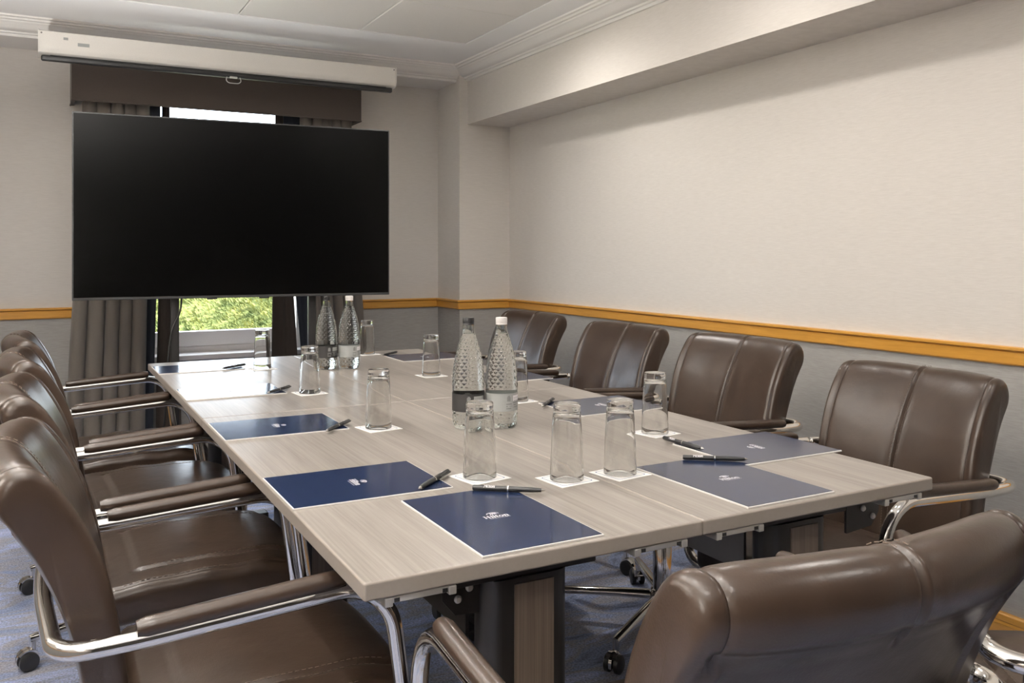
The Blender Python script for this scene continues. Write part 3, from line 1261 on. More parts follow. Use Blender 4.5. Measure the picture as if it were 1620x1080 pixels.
def make_chair():
    root = empty('conference_chair')
    make_seat(root)
    make_backrest(root)
    # chrome loop: under the seat, up the front, back along the arms and round behind the backrest
    half = [(0.14, 0.185, 0.378), (AX, 0.205, 0.378), (AX, 0.165, ARM_FZ - 0.008), (AX, -0.22, ARM_RZ - 0.008), (AX - 0.005, -0.318, ARM_RZ - 0.010), (0.0, -0.338, ARM_RZ - 0.010)]
    full = half + [(-x, y, z) for x, y, z in half[-2::-1]]
    path = bez_round(full, [0, 0.05, 0.085, 0.3, 0.13, 0.2, 0.13, 0.3, 0.085, 0.05, 0], 9)
    m = MB()
    m.tube(path, 0.0135, 16, up=(0, 0, 1))
    frame = m.build('arm_frame', M['chrome'], root, angle=180)
    for sx in (-1, 1):
        p = MB()
        L = 0.305
        n = 22
        pts, rr = [], []
        for i in range(n + 1):
            t = i / n
            y = lerp(-0.215, 0.092, t)
            z = lerp(ARM_RZ, ARM_FZ, (y + 0.22) / 0.32) + 0.0090
            e = min(t, 1 - t) * L
            pts.append((sx * AX, y, z))
            rr.append(0.0165 * (0.80 + 0.20 * smooth01(e / 0.008)))
        p.tube(pts, rr, 16, flat=0.86, up=(0, 0, 1))
        p.build('arm_pad', M['leather'], root, angle=60)
    # swivel column, hub, five star legs with casters
    m = MB()
    m.lathe([(0.030, 0.085), (0.030, 0.30), (0.028, 0.304), (0.0, 0.304)], 28)
    m.build('column', M['chrome'], root, angle=40)
    m = MB()
    m.lathe([(0.019, 0.29), (0.019, 0.385), (0, 0.385)], 20)
    m.box(-0.11, 0.11, -0.10, 0.12, 0.372, 0.392, b=0.004)
    m.box(-0.05, 0.05, -0.09, 0.09, 0.345, 0.374, b=0.01)
    m.build('seat_mechanism', M['black_plastic'], root)
    m = MB()
    m.tube([(0.10, 0.03, 0.365), (0.20, 0.03, 0.36), (0.235, 0.03, 0.352)], 0.005, 8)
    m.build('height_lever', M['black_plastic'], root)
    m = MB()
    m.lathe([(0.0, 0.072), (0.036, 0.072), (0.042, 0.080), (0.042, 0.112), (0.036, 0.122), (0.031, 0.124), (0, 0.124)], 28)
    m.build('hub', M['chrome'], root)
    leg = None
    for k in range(5):
        a = pi / 2 + 2 * pi * k / 5 + 0.30
        if leg is None:
            m = MB()
            m.tube([(0.03, 0, 0.100), (0.12, 0, 0.098), (0.24, 0, 0.093), (0.345, 0, 0.088), (0.360, 0, 0.086)], [0.0185, 0.0175, 0.0155, 0.0135, 0.0125], 14, flat=0.85, up=(0, 0, 1))
            m.tube([(0.353, 0, 0.092), (0.353, 0, 0.052)], 0.0095, 12)
            lg = m.build('leg', M['chrome'], root)
            m = MB()
            # two dark wheels and a chrome hood between and over them
            for q in (-1, 1):
                k0 = len(m.v)
                m.lathe([(0, -0.010), (0.020, -0.010), (0.0265, -0.006), (0.0265, 0.006), (0.020, 0.010), (0, 0.010)], 22, mat=1)
                for i in range(k0, len(m.v)):
                    x, y, z = m.v[i]
                    m.v[i] = (0.366 + x, q * 0.0155 + z, 0.0265 + y)
            hood = []
            for i in range(9):
                an = radians(-20) + radians(220) * i / 8
                hood.append((0.366 + 0.030 * cos(an), 0.030 + 0.029 * sin(an)))
            m.prism(hood, 1, -0.0045, 0.0045, 0)
            m.prism([(0.366 + (x - 0.366) * 1.0, z) for x, z in hood[2:8]] + [(0.366, 0.036)], 1, -0.016, 0.016, 0)
            m.build('caster', [M['chrome'], M['black_plastic']], lg, angle=40)
            leg = lg
        else:
            lg = leg.copy()
            COL.objects.link(lg)
            lg.parent = root
            cs = leg.children[0].copy()
            COL.objects.link(cs)
            cs.parent = lg
        lg.rotation_euler = (0, 0, a)
    return root


ch = make_chair()
CHAIRS = [
    # x, y, rot deg, lift of the seat on its column, world angle of one base leg, label
    (0.336, 1.657, -90, -0.010, 196, 'brown leather armchair on the left side, nearest the viewer'),
    (0.322, 2.325, -89.5, -0.003, 184, 'brown leather armchair second from the near end on the left side'),
    (0.319, 2.975, -87.5, 0.003, 196, 'brown leather armchair third from the near end on the left side'),
    (0.311, 3.622, -88.5, 0.004, 197, 'farthest brown leather armchair on the left side, beside the pleated curtain'),
    (1.832, 3.787, 96, 0.0, 205, 'farthest brown leather armchair on the right side, by the corner pilaster'),
    (1.835, 3.014, 93.5, -0.004, 286, 'brown leather armchair on the right side, second from the pilaster'),
    (1.759, 2.238, 93, 0.010, 210, 'brown leather armchair on the right side, behind a lone glass at the table edge'),
    (1.772, 1.580, 91, -0.020, 215, 'nearest brown leather armchair on the right side, by the near right table corner'),
    (0.785, 0.995, -2.5, -0.004, 69, 'large brown leather armchair in the foreground, seen from behind'),
    (1.555, 0.795, -35, 0.0, 80, 'brown leather armchair cut off by the right edge of the picture'),
]
for i, (x, y, rz, lift, leg_a, lab) in enumerate(CHAIRS):
    o = ch if i == 0 else copy_tree(ch)
    o.location = (x, y, 0)
    o.rotation_euler = (0, 0, radians(rz))
    k = 0
    for c in o.children:
        n = c.name.split('.')[0]
        if n in ('seat', 'backrest', 'arm_frame', 'arm_pad', 'seat_mechanism', 'height_lever'):
            c.location.z = lift
        elif n == 'leg':
            c.rotation_euler.z = radians(leg_a - rz + 72 * k)
            k += 1
    tag(o, lab, 'chair', 'brown leather meeting chairs round the table')


# ------------------------------------------------------------------ writing pads with printed logo
def logo_mesh():
    """White emblem and lettering, flat print; centred, text along +x, about 46 mm wide."""
    m = MB()

    def quad(x0, y0, x1, y1):
        m.add([(x0, y0, 0), (x1, y0, 0), (x1, y1, 0), (x0, y1, 0)], [(0, 1, 2, 3)])

    def poly(pts):
        m.add([(x, y, 0) for x, y in pts], [tuple(range(len(pts)))])

    def arc(cx, cy, rx, ry, a0, a1, tx, ty=None, n=20):
        ty = tx if ty is None else ty
        vs, fs = [], []
        for i in range(n + 1):
            a = radians(lerp(a0, a1, i / n))
            vs.append((cx + rx * cos(a), cy + ry * sin(a), 0))
            vs.append((cx + (rx - tx) * cos(a), cy + (ry - ty) * sin(a), 0))
        for i in range(n):
            fs.append((2 * i, 2 * i + 2, 2 * i + 3, 2 * i + 1))
        m.add(vs, fs)

    def stem(x, y0, y1, w=0.19, sb=True, st=True, so=0.09):
        quad(x, y0, x + w, y1)
        if sb:
            quad(x - so, y0, x + w + so, y0 + 0.07)
        if st == 'l':
            poly([(x - so, y1 - 0.10), (x, y1 - 0.10), (x, y1), (x - so, y1 - 0.05)])
        elif st:
            quad(x - so, y1 - 0.07, x + w + so, y1)
    # H i l t o n in cap height 1
    stem(0.05, 0, 1)
    stem(0.62, 0, 1)
    quad(0.24, 0.46, 0.62, 0.55)
    stem(1.08, 0, 0.68, st='l')
    arc(1.175, 0.88, 0.12, 0.12, 0, 360, 0.12)
    stem(1.46, 0, 1.02, st='l')
    stem(1.86, 0.06, 0.90, sb=False, st=False)
    quad(1.76, 0.60, 2.22, 0.68)
    arc(2.07, 0.17, 0.21, 0.18, 180, 330, 0.12, 0.09)
    arc(2.60, 0.34, 0.34, 0.36, 0, 360, 0.18, 0.09, 28)
    stem(3.08, 0, 0.68, st='l')
    arc(3.43, 0.40, 0.27, 0.29, 0, 150, 0.18, 0.10)
    quad(3.52, 0, 3.70, 0.42)
    quad(3.44, 0, 3.78, 0.07)
    # emblem above
    arc(1.90, 1.62, 0.95, 0.52, -20, 200, 0.10)
    arc(1.90, 1.62, 0.72, 0.38, 20, 160, 0.05)
    for x0, sl in ((1.42, 0.12), (1.72, 0.06), (2.02, -0.04), (2.32, -0.10)):
        poly([(x0, 1.26), (x0 + 0.13, 1.26), (x0 + 0.15 + sl, 1.90), (x0 + 0.02 + sl, 1.90)])
    quad(1.44, 1.52, 2.44, 1.60)
    S = 0.046 / 3.8
    vs = [((x - 1.9) * S, (y - 0.85) * S * 1.12, 0) for x, y, z in m.v]
    m.v = vs
    # small second line
    cu = bpy.data.curves.new('sub_line', 'FONT')
    cu.body = 'HOTELS & RESORTS'
    cu.size = 0.0038
    cu.space_character = 1.15
    ob = bpy.data.objects.new('sub_line', cu)
    COL.objects.link(ob)
    dg = bpy.context.evaluated_depsgraph_get()
    me = ob.evaluated_get(dg).to_mesh()
    xs = [v.co.x for v in me.vertices]
    x0, x1 = min(xs), max(xs)
    k = 0.039 / (x1 - x0)
    m.add([((v.co.x - x0) * k - 0.0165, v.co.y * k - 0.0165, 0) for v in me.vertices], [tuple(p.vertices) for p in me.polygons])
    ob.evaluated_get(dg).to_mesh_clear()
    bpy.data.objects.remove(ob)
    bpy.data.curves.remove(cu)
    me = m.mesh('logo', M['print_white'], smooth=False)
    # every print face must look up
    for p in me.polygons:
        if p.normal.z < 0:
            p.flip()
    me.update()
    return me


LOGO = logo_mesh()


def make_pad(name, w, h):
    """Pad: paper block with a navy cover that leaves a thin white margin; w along x, h along y, top towards +y."""
    root = empty(name)
    m = MB()
    m.box(-w / 2, w / 2, -h / 2, h / 2, 0.0, 0.0030, b=0.0004)
    m.build('paper_block', M['paper'], root, smooth=False)
    m = MB()
    e = 0.0022
    m.box(-w / 2 + e, w / 2 - e, -h / 2 + e, h / 2 - e, 0.0030, 0.0036, b=0.0002)
    cover = m.build('cover', M['navy'], root, smooth=False)
    lo = bpy.data.objects.new('logo', LOGO)
    COL.objects.link(lo)
    lo.parent = cover
    lo.location = (0.0, 0.004, 0.0038)
    lo['label'] = 'white printed emblem and lettering'
    return root


PADS = [
    # cx, cy, w, h, rot, label
    (0.690, 1.334, 0.219, 0.336, 0.0, 'navy writing pad on the near table end, closest to the viewer'),
    (1.219, 1.336, 0.221, 0.336, 0.5, 'navy writing pad on the near right table end, a pen across its top'),
    (0.549, 1.664, 0.243, 0.311, -90, 'navy writing pad nearest the viewer along the left table edge, a pen on its corner'),
    (0.549, 2.312, 0.243, 0.311, -90, 'blue sheened navy pad along the left edge, second from the near end'),
    (0.552, 2.970, 0.243, 0.311, -90, 'pad on the left edge whitened by the window glare, third from the near end'),
    (0.551, 3.645, 0.240, 0.318, -90, 'pad at the far left table corner, half whitened by glare'),
    (1.474, 1.526, 0.241, 0.298, 90, 'navy pad on the right edge, in front of the nearest right-hand chair'),
    (1.480, 2.172, 0.243, 0.298, 90, 'navy pad on the right edge, behind the two side-by-side glasses'),
    (1.497, 2.850, 0.243, 0.298, 90, 'navy pad on the right edge, partly hidden by the near tall bottles'),
    (1.494, 3.570, 0.240, 0.298, 90, 'navy pad at the far right table corner, behind a lone glass'),
]
pad_meshes = {}
for cx, cy, w, h, rz, lab in PADS:
    key = (w, h)
    if key in pad_meshes:
        o = copy_tree(pad_meshes[key])
    else:
        o = make_pad('writing_pad', w, h)
        pad_meshes[key] = o
    o.location = (cx, cy, TZ)
    o.rotation_euler = (0, 0, radians(rz))
    tag(o, lab, 'notepad', 'navy writing pads round the table')


# ------------------------------------------------------------------ pens
def make_pen():
    root = empty('ballpoint_pen')
    R = 0.0052

    def along(prof, n=16):
        m = MB()
        m.lathe(prof, n)
        m.v = [(z, y, x) for x, y, z in m.v]
        return m
    m = along([(0, -0.068), (0.0046, -0.068), (R, -0.066), (R, 0.000), (0, 0.000)])
    m.build('upper_barrel', M['black_plastic'], root)
    m = along([(0, 0.0005), (R, 0.0005), (R, 0.020), (0.0050, 0.045), (0.0036, 0.064), (0, 0.0645)])
    m.build('lower_barrel', M['black_plastic'], root)
    m = along([(0, -0.001), (R + 0.0003, -0.001), (R + 0.0003, 0.0015), (0, 0.0015)])
    m.build('centre_ring', M['chrome'], root)
    m = along([(0, 0.064), (0.0034, 0.064), (0.0014, 0.070), (0.0006, 0.0715), (0, 0.0715)], 12)
    m.build('tip', M['chrome'], root)
    m = MB()
    m.box(-0.066, -0.020, 0.0052, 0.0070, -0.002, 0.002, b=0.0005)
    m.box(-0.068, -0.062, 0.0, 0.0068, -0.0018, 0.0018)
    m.build('clip', M['black_plastic'], root)
    cu = bpy.data.curves.new('pen_text', 'FONT')
    cu.body = 'Hilton'
    cu.size = 0.0075
    cu.offset = 0.0002
    ob = bpy.data.objects.new('pen_text', cu)
    COL.objects.link(ob)
    dg = bpy.context.evaluated_depsgraph_get()
    me = ob.evaluated_get(dg).to_mesh()
    xs = [v.co.x for v in me.vertices]
    x0, x1 = min(xs), max(xs)
    k = 0.021 / (x1 - x0)
    m = MB()
    # wrap: text reads along the barrel, seen from the -y side
    vs = []
    for v in me.vertices:
        x = (v.co.x - x0) * k - 0.046
        a = (v.co.y * k - 0.0025) / R - radians(35)
        vs.append((x, (R + 0.0007) * sin(a), (R + 0.0007) * cos(a)))
    m.add(vs, [tuple(p.vertices) for p in me.polygons])
    ob.evaluated_get(dg).to_mesh_clear()
    bpy.data.objects.remove(ob)
    bpy.data.curves.remove(cu)
    t = m.build('lettering', M['print_white'], root, smooth=False)
    t['label'] = 'tiny white lettering'
    return root


PENS = [
    # blunt end, tip, z of blunt end, z of tip (axis), label
    ((0.722, 1.503), (0.838, 1.415), 'black pen lying across the top of the pad nearest the viewer'),
    ((1.236, 1.507), (1.352, 1.422), 'black pen lying across the top of the pad on the near right table end'),
    ((0.739, 1.640), (0.630, 1.540), 'dark pen on the corner of the near pad on the left table edge'),
    ((0.727, 2.262), (0.632, 2.155), 'dark pen on the corner of the blue-sheened pad on the left edge'),
    ((0.738, 2.942), (0.645, 2.842), 'dark pen on the corner of the glare-whitened pad, third along the left edge'),
    ((0.728, 3.618), (0.621, 3.524), 'dark pen on the far left corner pad'),
    ((1.330, 1.683), (1.335, 1.552), 'black pen on the inner corner of the pad before the nearest right-hand chair'),
    ((1.386, 2.302), (1.296, 2.208), 'black pen on the pad behind the two side-by-side glasses'),
    ((1.415, 2.945), (1.320, 2.850), 'black pen half hidden behind the near tall bottles'),
    ((1.424, 3.745), (1.330, 3.655), 'black pen on the far right corner pad'),
]
pen = make_pen()
PEN_L = 0.1395
for i, (a, c, lab) in enumerate(PENS):
    o = pen if i == 0 else copy_tree(pen)
    d = Vector((c[0] - a[0], c[1] - a[1]))
    mid = Vector(((a[0] + c[0]) / 2, (a[1] + c[1]) / 2))
    o.location = (mid.x, mid.y, TZ + 0.0036 + 0.0056)
    o.rotation_euler = (0, 0, atan2(d.y, d.x))
    tag(o, lab, 'pen', 'black ballpoint pens on the pads')


# ------------------------------------------------------------------ coasters and upturned tumblers
def make_coaster():
    root = empty('coaster')
    h = 0.0475
    m = MB()
    m.rbox((0, 0, 0.0008), (2 * h, 2 * h, 0.0016), 0.0007, (1, 1, 1), 0, seg=1)
    # clip the plan corners a little
    m.v = [(x * (1 - 0.03 * (abs(x * y) / (h * h)) ** 6), y * (1 - 0.03 * (abs(x * y) / (h * h)) ** 6), z) for x, y, z in m.v]
    m.build('board', M['coaster'], root, smooth=False)
    m = MB()

    def frame(o, i, z, notch):
        def ring(q):
            c = q - notch
            return [(-c, -q), (c, -q), (q, -c), (q, c), (c, q), (-c, q), (-q, c), (-q, -c)]
        A, B = ring(o), ring(i)
        vs = [(x, y, z) for x, y in A] + [(x, y, z) for x, y in B]
        fs = [(k, (k + 1) % 8, 8 + (k + 1) % 8, 8 + k) for k in range(8)]
        m.add(vs, fs)
    frame(h * 0.80, h * 0.765, 0.00175, 0.004)
    m.build('printed_border', M['coaster_blue'], root, smooth=False)
    m = MB()
    m.lathe([(0.030, 0.00172), (0.0292, 0.00173)], 36)
    m.lathe([(0.013, 0.00172), (0.0122, 0.00173)], 24)
    m.build('printed_ring', M['coaster_mark'], root, smooth=False)
    return root


def make_tumbler():
    """Upturned slim tumbler: open rim down, heavy base up."""
    root = empty('tumbler')
    H = 0.1525
    m = MB()
    out = [(0.0338, 0.0006), (0.0342, 0.0022), (0.0338, 0.02), (0.0318, 0.07), (0.0296, 0.115), (0.0280, 0.134), (0.0272, 0.1385), (0.0278, 0.1420), (0.0276, 0.1495),
           (0.0262, H), (0.012, H - 0.0008), (0.0, H - 0.0012)]
    inn = [(0.0, 0.1345), (0.012, 0.1350), (0.0205, 0.1345), (0.0252, 0.1315), (0.0266, 0.124), (0.0281, 0.110), (0.0304, 0.07), (0.0325, 0.02), (0.0328, 0.002), (0.0334, 0.0004)]
    m.lathe(inn + out, 48)
    m.build('glass_wall', M['tumbler'], root, angle=50)
    return root


GL = [
    (0.774, 3.512, 8, 'upturned drinking glass against the window light, far left'),
    (0.774, 2.821, 6, 'upturned drinking glass just left of the far pair of bottles'),
    (0.776, 2.168, 8, 'upturned drinking glass alone in the middle left of the table'),
    (0.786, 1.592, 10, 'upturned drinking glass in front of the near tall bottles'),
    (0.932, 1.492, 6, 'left one of the two side-by-side upturned glasses'),
    (1.054, 1.480, 8, 'right one of the two side-by-side upturned glasses'),
    (1.371, 1.774, 10, 'upturned drinking glass at the right table edge, before a brown chair'),
    (1.298, 2.365, 6, 'upturned drinking glass mostly hidden behind the white-capped bottle'),
    (1.284, 3.009, 4, 'upturned drinking glass left of the near bottles, further back'),
    (1.305, 3.796, 6, 'upturned drinking glass right of the far pair of bottles'),
]
co = make_coaster()
tu = make_tumbler()
for i, (x, y, rz, lab) in enumerate(GL):
    c = co if i == 0 else copy_tree(co)
    c.location = (x, y, TZ)
    c.rotation_euler = (0, 0, radians(rz))
    tag(c, 'white coaster under the ' + lab.replace('upturned drinking glass', 'glass').replace('upturned glasses', 'glasses').replace('upturned ', ''), 'coaster', 'coasters under the glasses')
    t = tu if i == 0 else copy_tree(tu)
    t.location = (x, y, TZ + 0.0018)
    tag(t, lab, 'glass', 'upturned drinking glasses on coasters')


# ------------------------------------------------------------------ water bottles
BPROF = [(0.0, 0.004), (0.020, 0.003), (0.033, 0.0005), (0.0375, 0.003), (0.0395, 0.009), (0.0408, 0.020), (0.0418, 0.034), (0.0424, 0.046), (0.0424, 0.096),
         (0.0424, 0.108), (0.0418, 0.126), (0.0406, 0.145), (0.0384, 0.165), (0.0346, 0.187), (0.0292, 0.209), (0.0232, 0.229), (0.0178, 0.245), (0.0150, 0.256), (0.0140, 0.266),
         (0.0140, 0.272)]


def prof_dense(P, step=0.0011):
    out = []
    for (r0, z0), (r1, z1) in zip(P, P[1:]):
        L = sqrt((r1 - r0) ** 2 + (z1 - z0) ** 2)
        n = max(1, int(L / step))
        for i in range(n):
            out.append((lerp(r0, r1, i / n), lerp(z0, z1, i / n)))
    out.append(P[-1])
    # smooth
    for _ in range(6):
        out = [out[0]] + [((a[0] + 2 * b_[0] + c[0]) / 4, (a[1] + 2 * b_[1] + c[1]) / 4) for a, b_, c in zip(out, out[1:], out[2:])] + [out[-1]]
    return out


def scale_relief(a, z, r):
    """Overlapping fish-scale relief on shoulder and foot, smooth under the label and at the neck."""
    amp = 0.0
    if 0.104 < z < 0.244:
        amp = smooth01((z - 0.104) / 0.006) * smooth01((0.244 - z) / 0.012)
    elif 0.008 < z < 0.041:
        amp = smooth01((z - 0.008) / 0.004) * smooth01((0.041 - z) / 0.004)
    if amp <= 0:
        return r
    k = 2 * pi / 0.0175
    h = (0.5 + 0.5 * cos(17 * a + k * z)) * (0.5 + 0.5 * cos(17 * a - k * z))
    return r + amp * 0.0012 * (sqrt(h) - 0.4)


def make_bottle(dark):
    root = empty('water_bottle')
    m = MB()
    dp = prof_dense(BPROF)
    air = [(0.0, 0.246), (0.0125, 0.2462), (0.0115, 0.256), (0.0112, 0.268), (0.0112, 0.272)]
    m.lathe(dp[:1] + dp[1:] + air[::-1], 190, rfn=scale_relief)
    m.build('glass_body', M['bottle_solid'], root, angle=28)
    # label wrapped round the waist
    m = MB()
    nth, nz = 132, 16
    z0, z1 = 0.047, 0.093
    vs, fs, ms = [], [], []
    for j in range(nz + 1):
        for i in range(nth):
            a = 2 * pi * i / nth
            vs.append((0.0430 * cos(a), 0.0430 * sin(a), lerp(z0, z1, j / nz)))
    rnd = random.Random(3)
    for j in range(nz):
        for i in range(nth):
            i2 = (i + 1) % nth
            fs.append((j * nth + i, j * nth + i2, (j + 1) * nth + i2, (j + 1) * nth + i))
            q = i % 66
            mt = 0
            # print: an emblem, a pale box, lines of small type
            if 4 <= q < 9 and 9 <= j <= 13 and abs(q - 6) + max(0, j - 12) <= 2:
                mt = 1
            elif 13 <= q < 30 and 9 <= j <= 13:
                mt = 2 if not (j in (9, 11) and q % 3 == 0) else 1
            elif 13 <= q < 30 and j in (3, 5, 7):
                mt = 1 if rnd.random() < 0.75 else 0
            elif 3 <= q < 11 and j in (2, 4, 6):
                mt = 1 if rnd.random() < 0.7 else 0
            elif q in (36, 38) and 3 <= j <= 13:
                mt = 1 if rnd.random() < 0.6 else 0
            if j in (0, nz - 1) and dark:
                mt = 0
            ms.append(mt)
    m.add(vs, fs)
    m.m = ms
    if dark:
        m.build('label', [M['label_black'], M['label_grey'], M['label_clear']], root)['label'] = 'black printed paper label'
    else:
        m.build('label', [M['label_clear'], M['label_grey'], M['print_white']], root)['label'] = 'pale grey printed label'
    # ribbed screw cap
    m = MB()
    cp = [(0.0139, 0.2695), (0.0149, 0.2695), (0.0150, 0.2725), (0.0145, 0.2735), (0.0150, 0.2745), (0.0150, 0.2855), (0.0144, 0.2880), (0.0, 0.2885)]
    m.lathe(cp, 72, rfn=lambda a, z, r: r + (0.00025 * (1 if int(a / (2 * pi) * 36 + 0.25) % 2 else -1) if 0.2745 <= z < 0.286 else 0))
    m.build('screw_cap', M['black_plastic'] if dark else M['cap_white'], root)['label'] = 'black screw cap' if dark else 'white screw cap'
    return root


bd = make_bottle(True)
bw = make_bottle(False)
BT = [(0.987, 2.066, -2.3, bd, 'tall water bottle with black cap and black label, nearer the viewer'),
      (1.068, 2.034, -1.9, bw, 'tall water bottle with white cap and pale label, nearer the viewer'),
      (0.998, 3.394, -1.9, bd, 'far water bottle with black label and black cap, left of its pair'),
      (1.084, 3.371, -1.7, bw, 'far water bottle with pale label and white cap, right of its pair')]
for i, (x, y, rz, src, lab) in enumerate(BT):
    o = src if i < 2 else copy_tree(src)
    o.location = (x, y, TZ)
    o.rotation_euler = (0, 0, rz)
    tag(o, lab, 'bottle', 'glass water bottles on the table')

# ------------------------------------------------------------------ television
A = Vector((0.118, 4.170))
Bv = Vector((1.515, 4.075))
tvw = (Bv - A).length
tvc = (A + Bv) / 2
tv = empty('television', (tvc.x, tvc.y, 0), atan2(Bv.y - A.y, Bv.x - A.x))
tag(tv, 'large black flat-screen television standing before the curtained window', 'television')
z0, z1 = 0.996, 1.806
m = MB()
m.box(-tvw / 2, tvw / 2, 0.0, 0.030, z0, z1, b=0.003)
m.box(-tvw / 2 + 0.12, tvw / 2 - 0.12, 0.028, 0.062, z0 + 0.10, z1 - 0.16, b=0.012)
m.build('casing', M['tv_frame'], tv, smooth=False)
m = MB()
m.box(-tvw / 2 + 0.006, tvw / 2 - 0.006, -0.0012, 0.004, z0 + 0.012, z1 - 0.006)
m.build('screen', M['tv'], tv, smooth=False)
m = MB()
for x in (-0.13, 0.10):
    m.box(x - 0.022, x + 0.022, 0.004, 0.024, z0 - 0.006, z0 + 0.001, b=0.002)
m.build('sensor_bump', M['black_plastic'], tv)
# floor stand behind the panel: two posts on a low base
for sx, px in ((-1, -0.285), (1, 0.335)):
    m = MB()
    m.box(px - 0.018, px + 0.018, 0.065, 0.095, 0.03, 1.45, b=0.004)
    m.build('post', M['black'], tv)
    m = MB()
    m.box(px - 0.03, px + 0.03, -0.02, 0.38, 0.0, 0.032, b=0.008)
    m.build('stand_foot', M['black'], tv)
m = MB()
m.box(-0.32, 0.37, 0.060, 0.070, 1.30, 1.36, b=0.003)
m.box(-0.32, 0.37, 0.060, 0.070, 1.44, 1.50, b=0.003)
m.build('mount_plate', M['black'], tv, smooth=False)
cb = MB()
pts = bez_round([(-0.255, 0.04, z0 + 0.05), (-0.262, 0.045, 0.93), (-0.300, 0.05, 0.86), (-0.315, 0.05, 0.74), (-0.33, 0.05, 0.42), (-0.40, 0.06, 0.02)], 0.08, 5)
cb.tube(pts, 0.004, 8)
cb.build('power_cable', M['cable'], tv)


# ------------------------------------------------------------------ curtains and pelmet
def drape(mb, x0t, x1t, x0b, x1b, y, zt, zb, folds, amp, ph=0.0, rows=14, thick=0.004, sharp=0.6):
    n = int(folds * 14)
    vs, fs = [], []
    for side in (0, 1):
        for j in range(rows + 1):
            t = j / rows
            z = lerp(zt, zb, t)
            for i in range(n + 1):
                s = i / n
                x = lerp(lerp(x0t, x1t, s), lerp(x0b, x1b, s), smooth01(t))
                a = s * folds * 2 * pi + ph + 0.5 * sin(s * 9 + ph) + 0.25 * sin(t * 3 + s * 5)
                w = sin(a)
                w = (abs(w) ** sharp) * (1 if w > 0 else -1)
                A_ = amp * (0.8 + 0.25 * sin(s * 13 + 1)) * lerp(0.75, 1.1, t)
                xx = x + 0.012 * cos(a) * amp / 0.03
                vs.append((xx, y + A_ * w + side * thick, z))
    k = (rows + 1) * (n + 1)
    for side in (0, 1):
        for j in range(rows):
            for i in range(n):
                a = side * k + j * (n + 1) + i
                fs.append((a, a + 1, a + n + 2, a + n + 1))
    for j in range(rows):
        for i in (0, n):
            a = j * (n + 1) + i
            fs.append((a, a + n + 1, a + n + 1 + k, a + k))
    for i in range(n):
        for j in (0, rows):
            a = j * (n + 1) + i
            fs.append((a, a + 1, a + 1 + k, a + k))
    mb.add(vs, fs)


ZT, ZB = 2.06, 0.012
for side in ('left', 'right'):
    m = MB()
    if side == 'left':
        drape(m, 0.185, 0.50, 0.10, 0.480, 5.045, ZT, ZB, 5.0, 0.042, sharp=0.8)
        lab = 'taupe pleated curtain left of the window, behind the left end of the television'
    else:
        drape(m, 1.335, 1.625, 1.425, 1.750, 5.045, ZT, ZB, 5.0, 0.040, 1.0, sharp=0.8)
        lab = 'taupe pleated curtain right of the window, by the far bottles'
    c = m.build('curtain', M['curtain'], angle=80)
    tag(c, lab, 'curtain', 'outer taupe curtains')
    m = MB()
    if side == 'left':
        drape(m, 0.505, 0.575, 0.478, 0.536, 5.075, ZT, ZB, 0.6, 0.006)
    else:
        drape(m, 1.235, 1.335, 1.368, 1.43, 5.075, ZT, ZB, 0.6, 0.006)
    m.build('lining', M['lining'], c, angle=80)['label'] = 'dark blue blackout lining edge'
    m = MB()
    if side == 'left':
        drape(m, 0.585, 0.628, 0.553, 0.690, 5.115, ZT, ZB, 1.5, 0.010, 0.8, sharp=1.0)
        lab = 'dark inner drape at the left of the window view'
    else:
        drape(m, 1.205, 1.255, 1.178, 1.345, 5.115, ZT, ZB, 1.5, 0.010, 2.0, sharp=1.0)
        lab = 'dark inner drape at the right of the window view, behind the far bottles'
    tag(m.build('inner_drape', M['inner'], angle=80), lab, 'curtain', 'inner dark drapes')

m = MB()
PX0, PX1, PYF, PZ0, PZ1 = 0.138, 1.668, 4.955, 1.980, 2.250
m.box(PX0, PX1, PYF, PYF + 0.02, PZ0, PZ1, b=0.004)
m.box(PX0, PX0 + 0.02, PYF + 0.02, YF - 0.001, PZ0, PZ1, b=0.004)
m.box(PX1 - 0.02, PX1, PYF + 0.02, YF - 0.001, PZ0, PZ1, b=0.004)
m.box(PX0, PX1, PYF, YF - 0.001, PZ1 - 0.02, PZ1)
pel = m.build('pelmet', M['pelmet'], smooth=False)
tag(pel, 'dark brown fabric pelmet box over the window curtains', 'pelmet')
m = MB()
m.tube([(PX0, YF - 0.01, PZ0), (PX0, PYF, PZ0), (PX1, PYF, PZ0), (PX1, YF - 0.01, PZ0)], 0.004, 8)
m.build('piping', M['pelmet'], pel)

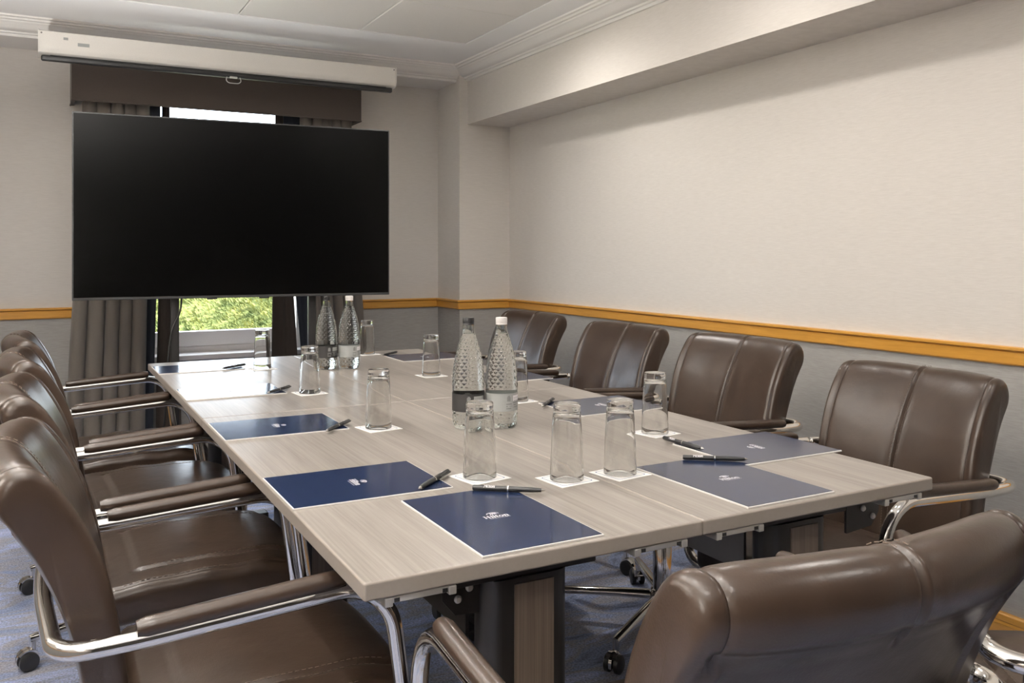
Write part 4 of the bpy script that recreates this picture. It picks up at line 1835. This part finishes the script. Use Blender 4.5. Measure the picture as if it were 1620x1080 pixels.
# ------------------------------------------------------------------ projection screen cassette
SY, SX0, SX1 = 4.60, -0.010, 1.752
scr = empty('projector_screen', ((SX0 + SX1) / 2, SY, 2.13))
tag(scr, 'white rolled-up projection screen cassette with a black bottom bar below the ceiling', 'projector screen')
hw = (SX1 - SX0) / 2
m = MB()
prof = [(0.0, 0.103), (0.0, 0.030), (0.002, 0.018), (0.008, 0.007), (0.018, 0.001), (0.030, 0.0), (0.105, 0.0), (0.110, 0.006), (0.110, 0.098), (0.100, 0.105), (0.006, 0.107)]
m.prism([(y, z) for y, z in prof], 0, -hw + 0.006, hw - 0.006)
case = m.build('case', M['screen_case'], scr, angle=30)
for s in (-1, 1):
    m = MB()
    m.prism([((y - 0.055) * 1.05 + 0.055, (z - 0.053) * 1.05 + 0.053) for y, z in prof], 0, s * hw - 0.006 if s > 0 else -hw, s * hw if s > 0 else -hw + 0.006)
    e = m.build('end_cap', M['screen_case'], scr, angle=30)
    m = MB()
    m.lathe([(0, 0), (0.004, 0), (0.004, 0.002), (0, 0.0025)], 12)
    m.v = [(s * (hw - 0.014) + x, -0.002 + z * -1 + 0.003, 0.094 + y) for x, y, z in m.v]
    m.build('screw', M['steel'], e)
m = MB()
m.box(-hw + 0.105, -hw + 0.125, -0.0006, 0.001, 0.070, 0.082)
m.build('printed_mark', M['label_clear'], case, smooth=False)
m = MB()
m.box(-hw + 0.165, -hw + 0.215, -0.0006, 0.001, 0.046, 0.062)
m.build('printed_mark', M['label_clear'], case, smooth=False)
m = MB()
m.box(-hw + 0.012, hw - 0.016, 0.018, 0.048, -0.030, -0.004, b=0.008)
m.box(-hw + 0.05, hw - 0.05, 0.030, 0.036, -0.006, 0.004)
bar = m.build('bottom_bar', M['black_plastic'], scr)
bar['label'] = 'black bottom bar'
m = MB()
m.tube(bez_round([(-0.032, 0.016, -0.028), (-0.038, 0.010, -0.048), (-0.025, 0.008, -0.060), (0.025, 0.008, -0.060), (0.038, 0.010, -0.048), (0.032, 0.016, -0.028)], 0.012, 4), 0.0022, 8)
m.box(-0.019, 0.019, 0.010, 0.022, -0.034, -0.024, b=0.003)
m.build('pull_handle', M['zinc'], bar)
for s in (-1, 1):
    m = MB()
    m.box(s * (hw - 0.20) - 0.02, s * (hw - 0.20) + 0.02, 0.095, 0.30, 0.100, 0.112, b=0.002)
    m.build('wall_bracket', M['screen_case'], scr)
